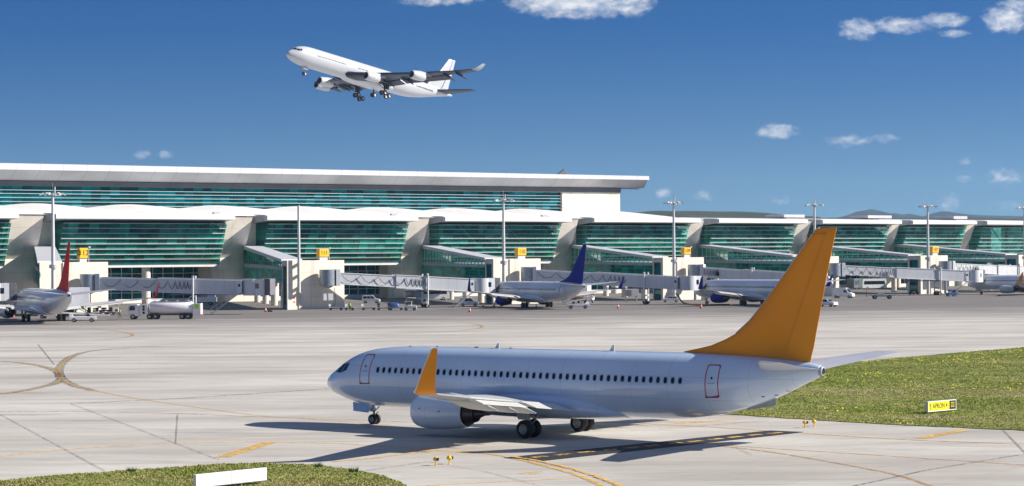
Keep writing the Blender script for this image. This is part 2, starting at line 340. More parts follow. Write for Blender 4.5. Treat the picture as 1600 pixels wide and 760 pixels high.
def soil_mat(name,ca,cb_,cc,sc=.35,flowers=False,flat=1):
    m=bpy.data.materials.new(name); m.use_nodes=True; t=m.node_tree; b=t.nodes['Principled BSDF']; b.inputs['Roughness'].default_value=.95; b.inputs['Specular IOR Level'].default_value=.1
    tcn=t.nodes.new('ShaderNodeTexCoord'); mp=t.nodes.new('ShaderNodeMapping'); mp.inputs['Scale'].default_value=(.45*flat,1,1); t.links.new(tcn.outputs['Object'],mp.inputs[0])
    def nn(s,d=7,o=0):
        n=t.nodes.new('ShaderNodeTexNoise'); n.inputs['Scale'].default_value=s; n.inputs['Detail'].default_value=d; n.inputs['Roughness'].default_value=.65
        if o:
            m2=t.nodes.new('ShaderNodeMapping'); m2.inputs['Location'].default_value=(o,o,o); t.links.new(mp.outputs[0],m2.inputs[0]); t.links.new(m2.outputs[0],n.inputs['Vector'])
        else: t.links.new(mp.outputs[0],n.inputs['Vector'])
        return n.outputs[0]
    def band(v,lo,hi): return mth(t,'DIVIDE',mth(t,'SUBTRACT',v,lo),hi-lo,clamp=True)
    c=mixc(t,band(nn(sc),.38,.62),ca,cb_); c=mixc(t,band(nn(sc*.5,6,9),.52,.7),c,cc); c=mixc(t,mth(t,'MULTIPLY',band(nn(sc*8,6,3),.45,.7),.35),c,tuple(v*.4 for v in ca))
    t.links.new(c,b.inputs['Base Color']); MAT[name]=m; return m
def sheet(name,poly,z,m,kind='structure'):
    b=MB(); b.add([(p[0],p[1],z) for p in poly],[tuple(range(len(poly)))]); o=b.build(name,m,fix=False); o['kind']=kind
    if o.data.polygons[0].normal.z<0: o.data.flip_normals()
    return o
GroundM=ground_mat('apron_concrete')
Terr=soil_mat('dry_grassland',(.10,.10,.045),(.17,.15,.08),(.07,.09,.035),.004)
sheet('terrain',[(-16000,-800),(16000,-800),(16000,26000),(-16000,26000)],-.06,Terr)
sheet('apron',[(-500,-60),(700,-60),(1100,1500),(-700,1500)],0,GroundM)
def catmull(pts,n=10):
    P=[pts[0]]+list(pts)+[pts[-1]]; o=[]
    for i in range(1,len(P)-2):
        for k in range(n):
            t=k/n; o.append(.5*((2*P[i])+(-P[i-1]+P[i+1])*t+(2*P[i-1]-5*P[i]+4*P[i+1]-P[i+2])*t*t+(-P[i-1]+3*P[i]-3*P[i+1]+P[i+2])*t**3))
    o.append(P[-2]); return o
def strip(b,pts,w,z,mi=0,smooth=True):
    g=[gnd(*p) for p in pts]
    if smooth and len(g)>2: g=catmull(g)
    L=[];Rr=[]
    for i,p in enumerate(g):
        d=(g[min(i+1,len(g)-1)]-g[max(i-1,0)]).normalized(); n=Vector((-d.y,d.x,0))*w/2
        L.append(p+n+Vector((0,0,z))); Rr.append(p-n+Vector((0,0,z)))
    k=len(g); b.add(L+Rr,[(i,i+1,k+i+1,k+i) for i in range(k-1)],mi)
def paint(name,col,wear):
    m=mat(name,col,.75,var=.12,scale=.5)
    t=m.node_tree; b=t.nodes['Principled BSDF']; n=t.nodes.new('ShaderNodeTexNoise'); n.inputs['Scale'].default_value=2.2; n.inputs['Detail'].default_value=8; n.inputs['Roughness'].default_value=.7
    tcn=t.nodes.new('ShaderNodeTexCoord'); t.links.new(tcn.outputs['Object'],n.inputs['Vector'])
    a=mth(t,'MULTIPLY',mth(t,'SUBTRACT',wear+.5,n.outputs[0]),7,clamp=True); t.links.new(mth(t,'MAXIMUM',a,.12),b.inputs['Alpha']); return m
PY=paint('yellow_line_paint',(.62,.36,.06),.06); PYs=paint('strong_yellow_paint',(.72,.44,.10),.10)
PP=paint('faded_yellow_paint',(.70,.48,.22),.13); PB=paint('worn_black_paint',(.07,.06,.055),.03); PO=paint('brown_line_paint',(.50,.28,.10),.08); PJ=paint('joint_sealant',(.19,.175,.16),.10)
z0=lambda l:[(x/2.713,480+y/2.713) for x,y in l]
cA=z0([(980,128),(690,160),(560,172),(400,185),(320,203),(280,225),(258,248),(250,270),(256,295),(275,312),(320,335),(400,355),(500,375),(620,395),(760,415),(900,435),(1050,455),(1200,468),(1411,482),(1650,500)])
cB=z0([(-300,222),(0,230),(80,236),(160,248),(215,262),(245,278),(256,298)]); cC=z0([(-300,410),(0,370),(100,355),(180,338),(235,322),(262,303)])
b=MB()
for c_ in (cA[2:12],cB[1:],cC[1:]): strip(b,c_,.95,.004)
b.build('line_border',PB,fix=False)['kind']='structure'
b=MB()
for c_ in (cA,cB,cC): strip(b,c_,.34,.008)
b.build('taxiway_line',PY,fix=False)['kind']='structure'
b=MB(); 
strip(b,z0([(-300,441),(0,443),(300,443),(560,447),(760,452),(1080,465),(1411,476),(1900,494)]),.3,.012)
strip(b,[(1120,695.5),(1160,698),(1250,704),(1420,715),(1600,727),(1800,740)],.32,.008); strip(b,[(1120,697),(1180,703.5),(1250,714),(1350,732),(1410,745),(1455,760),(1520,782)],.30,.016)
strip(b,[(136,513),(184,518),(207,523.3),(192,528),(147,532)],.5,.008); strip(b,[(690,503),(735,505.5),(753,511.5),(715,517.5),(640,521)],.5,.008)
b.build('lead_in_line',PO,fix=False)['kind']='structure'
b=MB()
strip(b,[(-60,716),(0,713),(74,705),(166,698),(280,692.7),(387,690.8),(520,693),(600,698),(680,703.5),(735,708)],.45,.008)
strip(b,[(1000,662),(1120,668),(1250,677),(1430,688),(1600,694),(1750,700)],.3,.02); strip(b,[(1057,662),(1150,655)],.7,.008)
strip(b,[(655,760),(760,754),(899,747.5)],.34,.008)
b.build('taxiway_edge_line',PP,fix=False)['kind']='structure'
b=MB()
strip(b,[(346,715),(424,691)],.85,.016); strip(b,[(1437,685.5),(1507,673)],.85,.024)
strip(b,[(520,722),(583,716),(640,709),(672,705.3)],.42,.012)
strip(b,[(660,704.5),(735,706),(790,714),(850,728),(905,744),(950,764)],.36,.020); strip(b,[(800,714),(850,723),(900,735),(950,752),(985,768)],.36,.036)
strip(b,[(1057,662),(1100,658.5)],.5,.012)
for p in ([(812,741),(822,738.5)],[(824,740),(834,738)],[(830,741.5),(839,739.5)],[(838,738),(846,737)]): strip(b,p,.3,.008)
b.build('taxiway_marking',PYs,fix=False)['kind']='structure'
b=MB(); hb=[gnd(786,716),gnd(846,721),gnd(1257,675.8),gnd(1203,673.4)]
b.add([p+Vector((0,0,.026)) for p in hb],[(0,1,2,3)]); o=b.build('holding_line_backing',BlackP,fix=False); o['kind']='structure'
b=MB(); dd=(gnd(1210,677.5)-gnd(843,714.7)).normalized(); dn=Vector((-dd.y,dd.x,0))
for x,y in ((843,714.7),(880,711),(916,707.2),(952.5,703.8),(986.7,700.4),(1019.5,697.1),(1054,693.6),(1086,690.3),(1118.6,686.9),(1149.5,683.6),(1180.4,680.4),(1210.5,677.5)):
    p=gnd(x,y)+Vector((0,0,.032)); h=.31*(gnd(880,711)-gnd(843,714.7)).length*(y/700)**-2; e=.24; b.add([p-dd*h-dn*e,p+dd*h-dn*e,p+dd*h+dn*e,p-dd*h+dn*e],[(0,1,2,3)])
b.build('holding_line_dash',PYs,fix=False)['kind']='structure'
b=MB()
for p,w_ in (([(118,631),(300,622),(514,608)],.25),([(110,631),(345,720)],.065),([(0,648),(163,736)],.065),([(278,648),(275,693)],.06),([(1568,673),(1603,709)],.07),([(1300,768),(1450,735),(1603,710)],.10),([(60,539),(85,570)],.10),([(560,738),(670,722)],.08),([(670,722),(760,738),(900,775)],.05),([(1150,700),(1175,712)],.05),([(1030,671),(1200,658)],.10)): strip(b,p,w_,.040,smooth=False)
b.build('pavement_joint',PJ,fix=False)['kind']='structure'
# ---- grass
GrM=soil_mat('grass_soil',(.21,.22,.08),(.32,.29,.13),(.44,.36,.23),.3)
GrBl=soil_mat('grass_blade',(.26,.35,.055),(.40,.45,.11),(.56,.49,.24),.16)
GrBr=soil_mat('bright_grass_blade',(.21,.27,.045),(.36,.37,.11),(.46,.36,.21),.5)
Bloom=mat('yellow_bloom',(.78,.62,.04),.7,var=.3,scale=1)
def inpoly(x,y,P):
    c=False; n=len(P)
    for i in range(n):
        x1,y1=P[i][:2]; x2,y2=P[i-1][:2]
        if (y1>y)!=(y2>y) and x<(x2-x1)*(y-y1)/(y2-y1)+x1: c=not c
    return c
def grass(name,poly_px,nb,hgt,m,seed,flowers=0,label=''):
    P=[gnd(*p) for p in poly_px]; rr=random.Random(seed)
    # ragged edge
    Q=[]
    for i,p in enumerate(P):
        q=P[(i+1)%len(P)]; n=max(2,int((q-p).length/.7)); n=min(n,260)
        for k in range(n):
            t=p.lerp(q,k/n); Q.append(t+Vector((rr.uniform(-.16,.16),rr.uniform(-.22,.22),0)))
    sheet(name.replace('grass','verge_ground'),Q,.045,GrM)
    x0,x1=min(p.x for p in P),max(p.x for p in P); y0_,y1_=min(p.y for p in P),max(p.y for p in P)
    b=MB(); fl=MB(); k=0; vs=[];fs=[];ms=[]
    while k<nb:
        x,y=rr.uniform(x0,x1),y0_+(y1_-y0_)*rr.random()**1.5
        U=FPX*x/y
        if abs(U)>860 or not inpoly(x,y,P): continue
        k+=1
        dn=.5+.5*math.sin(x*.35+2*math.sin(y*.13))*math.cos(y*.29+x*.11)
        h=hgt*rr.uniform(.35,1)*(.75+.45*dn)
        for q in range(3):
            a=rr.uniform(0,6.28); wd=rr.uniform(.012,.034)*(1+y/200); bx,by=x+rr.uniform(-.09,.09),y+rr.uniform(-.09,.09)
            lx,ly=math.cos(a)*h*.5,math.sin(a)*h*.5; o_=len(vs)
            vs+=[(bx-wd*math.sin(a),by+wd*math.cos(a),.03),(bx+wd*math.sin(a),by-wd*math.cos(a),.03),(bx+lx,by+ly,.03+h)]; fs.append((o_,o_+1,o_+2)); ms.append(0)
        if flowers and rr.random()<flowers*(1 if y>215 else .5 if (math.sin(x*.2+y*.07)+math.sin(y*.11))>.9 else .06):
            for q in range(2):
                s_=.05; px_,py_,pz_=x+rr.uniform(-.3,.3),y+rr.uniform(-.3,.3),h*.9+.06; o_=len(vs); vs+=[(px_-s_,py_-s_,pz_),(px_+s_,py_-s_,pz_-.04),(px_,py_+s_,pz_+.05)]; fs.append((o_,o_+1,o_+2)); ms.append(1)
    b.v=vs;b.f=fs;b.m=ms; o=b.build(name,[m,Bloom],fix=False); tag(o,label,'grass',kind='stuff'); return o
grass('grass',[(1112,646),(1175,600),(1290,571),(1400,560.5),(1500,551.5),(1600,543.5),(1700,536),(2500,492),(2500,740),(1700,680),(1600,673.5),(1400,664.5),(1250,655.5)],80000,.09,GrBl,3,.006,'rough green and straw grass of the large verge behind the airliner tail')
grass('grass',[(-60,760),(0,753),(90,744),(190,737),(300,730),(350,726.5),(420,725),(490,727.5),(550,735),(595,744),(625,755),(645,768),(660,800),(-60,800)],26000,.11,GrBr,5,.0,'short bright green grass of the verge in the lower left corner')
# ---------------------------------------------------------------- hills
def hills(name,prof,Y,depth,m,seed,rough):
    rr=random.Random(seed); b=MB(); rows=[]; xs=[prof[0][0]+(prof[-1][0]-prof[0][0])*i/420 for i in range(421)]
    ph=[rr.uniform(0,6) for _ in range(12)]
    for j,(fy,fh) in enumerate(((-1,0),(-.8,.18),(-.6,.38),(-.4,.62),(-.2,.86),(0,1),(.5,.7),(1,0))):
        row=[]
        for i,x in enumerate(xs):
            c=pz(x,interp(prof,x),Y); n=sum(math.sin(i*.09*(k+1)**1.35+ph[k]+j*1.3)*1.0/(k+1) for k in range(9))
            z=c.z*fh+n*rough*(1 if 0<fh<1 else (.22 if fh==1 else 0)); row.append((c.x*(1+fy*depth/Y*.0),Y+fy*depth,max(-1,z) if fh>0 else -1))
        rows.append(row)
    b.loft(rows,0,False,closed=False); o=b.build(name,m,smooth=60,fix=False); o['kind']='structure'
    return o
HillM=soil_mat('hill_ground',(.045,.06,.03),(.085,.08,.045),(.02,.035,.016),.009); HillF=soil_mat('far_hill_ground',(.03,.035,.03),(.05,.05,.04),(.02,.026,.02),.002)
hills('hills',[(-2500,350),(-900,338),(0,335),(600,334),(900,335),(985,333.5),(1020,331),(1060,330),(1110,330.5),(1160,332),(1200,334.5),(1235,338),(1265,342),(1310,341),(1370,341),(1430,341.5),(1480,338),(1530,339.5),(1600,342),(1900,338),(2600,345)],4200,1500,HillM,2,5)
hills('far_hills',[(-2500,345),(0,342),(900,340),(970,333),(1000,332),(1040,336),(1300,341),(1322,337),(1335,331.5),(1347,329.5),(1360,326.5),(1372,330),(1383,334.5),(1400,333),(1412,335.5),(1424,334),(1440,339),(1456,334),(1470,330.5),(1486,331),(1500,334),(1540,337),(1600,338),(2600,338)],9500,2500,HillF,4,3)
b=MB(); b.box((0,6250,219),(30000,12900,442)); hz_=b.build('haze',None or mat('haze_stub',(1,1,1))); hz_['kind']='stuff'
hm=bpy.data.materials.new('haze'); hm.use_nodes=True; hn=hm.node_tree; 
for n in list(hn.nodes): hn.nodes.remove(n)
ho=hn.nodes.new('ShaderNodeOutputMaterial'); pv=hn.nodes.new('ShaderNodeVolumePrincipled'); pv.inputs['Color'].default_value=(.45,.72,1,1); pv.inputs['Density'].default_value=5e-5; pv.inputs['Anisotropy'].default_value=.2
hn.links.new(pv.outputs[0],ho.inputs['Volume']); hz_.data.materials.clear(); hz_.data.materials.append(hm)
# ---------------------------------------------------------------- terminal (local x = along the wall, y = away from the apron)
T=empty('terminal_building',(-36,458,0),WA,'long airport terminal with teal glass bays, cream piers and a big overhanging white roof','building')
DP,DB,DT,DL=79.,77.,73.,70.
ZG0,ZG1=9.3,19.45
def poly_s(b,s0,s1,prof,mi=0):   # prof: list of (d,z), extruded along the wall
    b.prism(prof,s0,s1,'yz',mi)
BAYS=[(-190,18,-180,30),(81,355,88,368),(400,638.7,418,654),(671,877,696,894),(900.5,1078,929,1096),(1094,1245,1124,1263),(1262,1390,1286,1409.6),(1397,1510,1427,1527),(1514,1622,1543,1645)]
colx=[[ -60],[228,334],[429,611],[700,850],[960,1060],[1130,1225],[1300,1375],[1402,1440,1500],[1560]]
S=[]
for i,(xl,xr,ll,lr) in enumerate(BAYS):
    S.append((ws(xl,DP),ws(xr,DT),ws(ll,DL),ws(lr,DL)))
GH=ZG1-ZG0
def dfront(z): return DB+(DT-DB)*(z-ZG0)/GH
for i,(sl,sr,cl,cr) in enumerate(S):
    zb=10.6
    b=MB(); p0,p1=(dfront(zb),zb),(DT,ZG1)
    b.add([(sl,p0[0],p0[1]),(sr,p0[0],p0[1]),(sr,p1[0],p1[1]),(sl,p1[0],p1[1])],[(0,1,2,3)])
    b.add([(sl,p0[0],p0[1]),(sl,p1[0],p1[1]),(sl,DP,ZG1),(sl,DP,zb)],[(0,1,2,3)])
    b.add([(sr,p0[0],p0[1]),(sr,DP,zb),(sr,DP,ZG1),(sr,p1[0],p1[1])],[(0,1,2,3)])
    glass=b.build('bay_window',GlassT,T,fix=False)
    b=MB(); zs=[ZG0+GH*k for k in (.085+.13*1,.215+.125,.465-.0,.59,.715,.84,.96)]
    for z in (11.9,13.15,14.4,15.65,16.9,18.1,19.25):
        d=dfront(z)-.28; b.box(((sl+sr)/2,d,z),(sr-sl+.1,.34,.14))
        if i in (3,4,5,6,7,8): b.box((sl-.1,(d+DP)/2,z),(.12,DP-d,.10))
        b.box((sr+.1,(d+DP)/2,z),(.14,DP-d,.12))
    b.build('louver',Louv,glass,fix=False)
    b=MB(); n=max(2,int(round((sr-sl)/2.7)))
    for k in range(n+1):
        s=sl+(sr-sl)*k/n; b.tube((s,dfront(zb)+.05,zb),(s,DT+.05,ZG1),.055,n=4)
    for z in (14.4,18.1):
        b.box(((sl+sr)/2,dfront(z)+.08,z),(sr-sl,.07,.07))
    b.build('mullion',Mull,glass,fix=False)
    b=MB(); poly_s(b,sl-.05,sr+.05,[(DB-.12,ZG0-.0),(dfront(zb)-.12,zb),(DP,zb),(DP,ZG0)]); b.build('spandrel',Teal,T)
    b=MB(); poly_s(b,sl-.3,sr+.3,[(DB-.55,ZG0-.52),(DB-.55,ZG0-.01),(DP+6,ZG0-.01),(DP+6,ZG0-.52)]); b.build('edge_beam',Slab,T)
    # interior
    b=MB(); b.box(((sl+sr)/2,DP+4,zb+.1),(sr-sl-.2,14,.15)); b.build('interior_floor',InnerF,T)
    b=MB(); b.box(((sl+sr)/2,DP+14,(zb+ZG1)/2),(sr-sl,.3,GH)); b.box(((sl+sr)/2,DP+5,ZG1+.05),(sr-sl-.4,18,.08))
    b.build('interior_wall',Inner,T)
    b=MB(); rr=random.Random(i)
    n=3
    for k in range(n):
        s=sl+(sr-sl)*(k+.45)/n; b=MB(); b.tube((s,DP+3,zb),(s,DP+3,ZG1),.55,n=12); b.build('interior_column',Column,T,smooth=True)
    st=[]
    for k in range(max(1,int((sr-sl)/16))):
        s=sl+6+k*16
        if i>=3: st.append(((s+1,DT+2.2,ZG1-.2),(s+13,DT+4.6,zb+.5),.22))
    st+=[((sr-1,DP-.5,zb),(sr-1,DT+.8,ZG1),.16),((sr-4.5,DB+.8,zb),(sr-3.5,DT+.8,ZG1),.38)]
    for p_,q_,r_ in st:
        b=MB(); b.tube(p_,q_,r_,n=6); b.build('interior_strut',Strut,T,smooth=True)
    bl={2:(.30,1,12.1,15.5),4:(.22,1,12.1,15.6)}.get(i)
    if bl:
        a0,a1=sl+(sr-sl)*bl[0],sl+(sr-sl)*bl[1]-.5; z0_,z1_=bl[2:]
        b=MB(); b.add([(a0,dfront(z0_)+.5,z0_),(a1,dfront(z0_)+.5,z0_),(a1,dfront(z1_)+.5,z1_),(a0,dfront(z1_)+.5,z1_)],[(0,1,2,3)]); b.build('roller_blind',Blind,T,fix=False)
    if i==1:
        for k in range(9):
            s=sl+(sr-sl)*(.2+.055*k); b=MB(); b.box((s,DP+6,zb+1+rr.random()),(1.3,1.2,rr.uniform(1.2,2.4))); b.build('display_case',Strut,T)
    # canopy
    back=95 if i>=5 else 86
    b=MB(); poly_s(b,cl,cr,[(DL,20.25),(DL-.05,21.25),(DL+1.2,21.5),(back,22.2),(back,21.0),(DL+5,19.8)])
    b.build('canopy',RoofW,T)
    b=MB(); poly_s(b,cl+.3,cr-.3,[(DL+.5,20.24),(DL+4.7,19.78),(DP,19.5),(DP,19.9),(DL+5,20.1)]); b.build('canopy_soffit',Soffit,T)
    # ground storey
    b=MB(); g0=S[i-1][1] if i else sl-30
    b.add([(g0,DP+5.5,1),(sr,DP+5.5,1),(sr,DP+5.5,8.8),(g0,DP+5.5,8.8)],[(0,1,2,3)]); gg=b.build('ground_floor_window',GlassH,T,fix=False)
    b=MB(); n=int((sr-g0)/2.75)
    for k in range(n+1): b.box((g0+(sr-g0)*k/n,DP+5.35,4.9),(.12,.16,7.9))
    for z in (1.0,2.55,4.1,5.65,7.2): b.box(((g0+sr)/2,DP+5.33,z),(sr-g0,.2,.14))
    b.build('window_frame',MullW,gg,fix=False)
    b=MB(); b.box(((g0+sr)/2,DP+5.2,.5),(sr-g0,.6,1.0)); b.build('plinth',Slab,T)
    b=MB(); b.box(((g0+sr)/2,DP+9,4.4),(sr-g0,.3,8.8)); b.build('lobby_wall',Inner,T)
    for x in colx[i]:
        s=ws(x,DP-.5); b=MB(); b.tube((s,DP-.5,0),(s,DP-.5,8.8),1.05,n=24); b.build('column',Column,T,smooth=True)
    # pilaster between this bay and the previous one
    if i:
        a=S[i-1][1]-1.5; b=MB(); c=sl
        b.prism([(a,DP),(c-.01,DP),(c-.01,DP+16),(a,DP+16)],0,20.9,'xy')
        b.prism([(DP-.01,20.9),(DP-5.5,20.9),(DP-3.2,15.5),(DP-.01,11.0)],a+1.6,(a+1.6)*.35+c*.65-.2,'yz')
        b.build('pilaster',Concrete,T)
        b=MB(); poly_s(b,a,c+.5,[(DL+6,20.95),(DL+6,21.8),(DP+20,22.4),(DP+20,20.95)]); b.build('parapet',RoofW if i<5 else GreyM,T)
        # grey angled roof end cheek
        b=MB(); b.prism([(DL+.2,20.2),(DL+.2,21.2),(DP+3,21.7),(DP+3,18.9)],cl-.35,cl-.02,'yz'); b.build('canopy_end_panel',GreyM,T)
for x0_,x1_ in ((1222,1254),(1353,1390),(1487,1508)):
    s0,s1=ws(x0_,DP),ws(x1_,DP); b=MB(); b.box(((s0+s1)/2,DP+3,22.6),(s1-s0,8,.9)); b.build('roof_parapet_box',Fascia,T)
# white rolling roof between the low canopies and the tall hall
s_r=ws(998,96,335); b=MB(); rows=[]; s_l=ws(-260,80); ns=340
for d in (74,77,80,84,88,92,96,100,104,110,118):
    row=[]
    for k in range(ns+1):
        s=s_l+(s_r-s_l)*k/ns; f=max(0,(d-74)/(110-74)); f=min(1,f)
        hump=abs(math.sin(s*math.pi/26+.6))**1.3*1.0*math.sin(min(1,f*1.25)*math.pi/2)
        z=21.45+2.6*f**.8+hump-.2
        row.append((s,d,z))
    rows.append(row)
b.loft(rows,0,False,closed=False); b.add([(s_r,74,20.8),(s_r,118,20.8)]+[(s_r,r[0][1],r[-1][2]) for r in rows[::-1]],[tuple(range(13))]); b.build('rolling_roof',RoofW,T,smooth=60,fix=False)
# tall hall
def hz(x,y,d): return ws(x,d,y),wz(x,y,ws(x,d,y),d)
def two(xa,ya,xb,yb,d,xl,xr):
    (sa,za),(sb,zb_)=hz(xa,ya,d),hz(xb,yb,d)
    def f(x):
        s=ws(x,d,(ya+yb)/2); return (s,d,za+(zb_-za)*(s-sa)/(sb-sa))
    return f(xl),f(xr)
XL=-230
A=two(0,255,1014,275.5,103,XL,1014); Bf=two(0,265,1014,281.5,103,XL,1014.5); Cs=two(0,282,970,294,106.2,XL,1006)
D0=two(0,282,970,293.5,106.8,XL,970); D1=two(0,290,970,302,106.8,XL,970)
G0=two(0,290,875,301,108,XL,876); G1=two(0,330,875,332,108,XL,876)
up=lambda p,dy,dz:(p[0],p[1]+dy,p[2]+dz)
b=MB(); b.hexa([A[0],A[1],up(A[1],75,1.0),up(A[0],75,1.0)],[Bf[0],Bf[1],up(Bf[1],75,.2),up(Bf[0],75,.2)]); b.build('hall_roof',Fascia,T)
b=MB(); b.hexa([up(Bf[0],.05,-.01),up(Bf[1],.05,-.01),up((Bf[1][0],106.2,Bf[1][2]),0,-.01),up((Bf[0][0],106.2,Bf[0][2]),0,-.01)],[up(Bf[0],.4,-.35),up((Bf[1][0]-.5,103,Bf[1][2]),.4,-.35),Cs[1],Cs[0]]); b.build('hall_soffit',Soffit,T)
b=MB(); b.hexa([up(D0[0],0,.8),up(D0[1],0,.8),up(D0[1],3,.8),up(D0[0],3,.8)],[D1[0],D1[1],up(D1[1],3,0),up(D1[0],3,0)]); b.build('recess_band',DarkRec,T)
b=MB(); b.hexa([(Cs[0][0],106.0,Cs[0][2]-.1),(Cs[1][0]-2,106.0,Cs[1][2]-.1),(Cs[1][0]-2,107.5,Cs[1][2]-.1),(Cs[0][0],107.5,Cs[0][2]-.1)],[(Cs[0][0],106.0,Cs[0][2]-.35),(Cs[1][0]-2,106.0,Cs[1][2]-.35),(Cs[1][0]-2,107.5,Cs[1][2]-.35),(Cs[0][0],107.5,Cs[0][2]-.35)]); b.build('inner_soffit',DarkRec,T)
b=MB(); b.add([G1[0],G1[1],G0[1],G0[0]],[(0,1,2,3)]); hg=b.build('hall_window',GlassH,T,fix=False)
b=MB()
for f in (.20,.36,.52,.68,.82):
    p,q=[tuple(G1[k][j]+(G0[k][j]-G1[k][j])*f for j in range(3)) for k in (0,1)]
    b.hexa([(p[0],107.5,p[2]),(q[0],107.5,q[2]),(q[0],107.9,q[2]),(p[0],107.9,p[2])],[(p[0],107.5,p[2]+.09),(q[0],107.5,q[2]+.09),(q[0],107.9,q[2]+.09),(p[0],107.9,p[2]+.09)])
b.build('louver',Louv,hg,fix=False)
b=MB(); n=int((G0[1][0]-G0[0][0])/4)
for k in range(n+1):
    f=k/n; s=G0[0][0]+(G0[1][0]-G0[0][0])*f; zt=G0[0][2]+(G0[1][2]-G0[0][2])*f; b.box((s,108.1,(zt+20)/2+2),(.12,.12,zt-20-4+.0))
b.build('mullion',Mull,hg,fix=False)
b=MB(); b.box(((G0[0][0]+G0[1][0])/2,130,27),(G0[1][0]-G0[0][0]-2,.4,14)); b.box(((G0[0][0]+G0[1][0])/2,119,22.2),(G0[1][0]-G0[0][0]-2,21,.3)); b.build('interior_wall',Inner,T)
b=MB(); rr=random.Random(8)
for k in range(16):
    s=G0[0][0]+(G0[1][0]-G0[0][0])*(k+.5)/16; b=MB(); b.tube((s,114,22),(s,114,34),.5,n=8); b.build('interior_column',Column,T)
b=MB(); s0,s1=G0[1][0],D1[1][0]; b.prism([(s0,107.2),(s1,107.2),(s1,158),(s0,158)],20.5,D1[1][2]+.02,'xy'); b.build('end_wall',Concrete,T)
b=MB(); b.prism([(S[0][0]-30,112),(s0-.2,112),(s0-.2,158),(S[0][0]-30,158)],0,21.6,'xy'); b.prism([(s0,112),(S[-1][1]+30,112),(S[-1][1]+30,158),(s0,158)],0,20.9,'xy'); b.build('rear_block',GreyM,T)
sx_,zx_=hz(880,270,104); b=MB(); b.prism([(sx_-2.0,zx_-.5),(sx_+1.4,zx_-.5),(sx_+.8,zx_+1.0),(sx_+.5,zx_+1.0)],104,104.6,'xz'); b.build('roof_skylight',DarkRec,T)
for x,y in ((338,335.5),(615,338.5),(850,336)):
    s,z=hz(x,y,73); b=MB(); b.box((s,73,21.9),(1.8,.8,.4)); b.build('roof_hatch',GreyM,T)
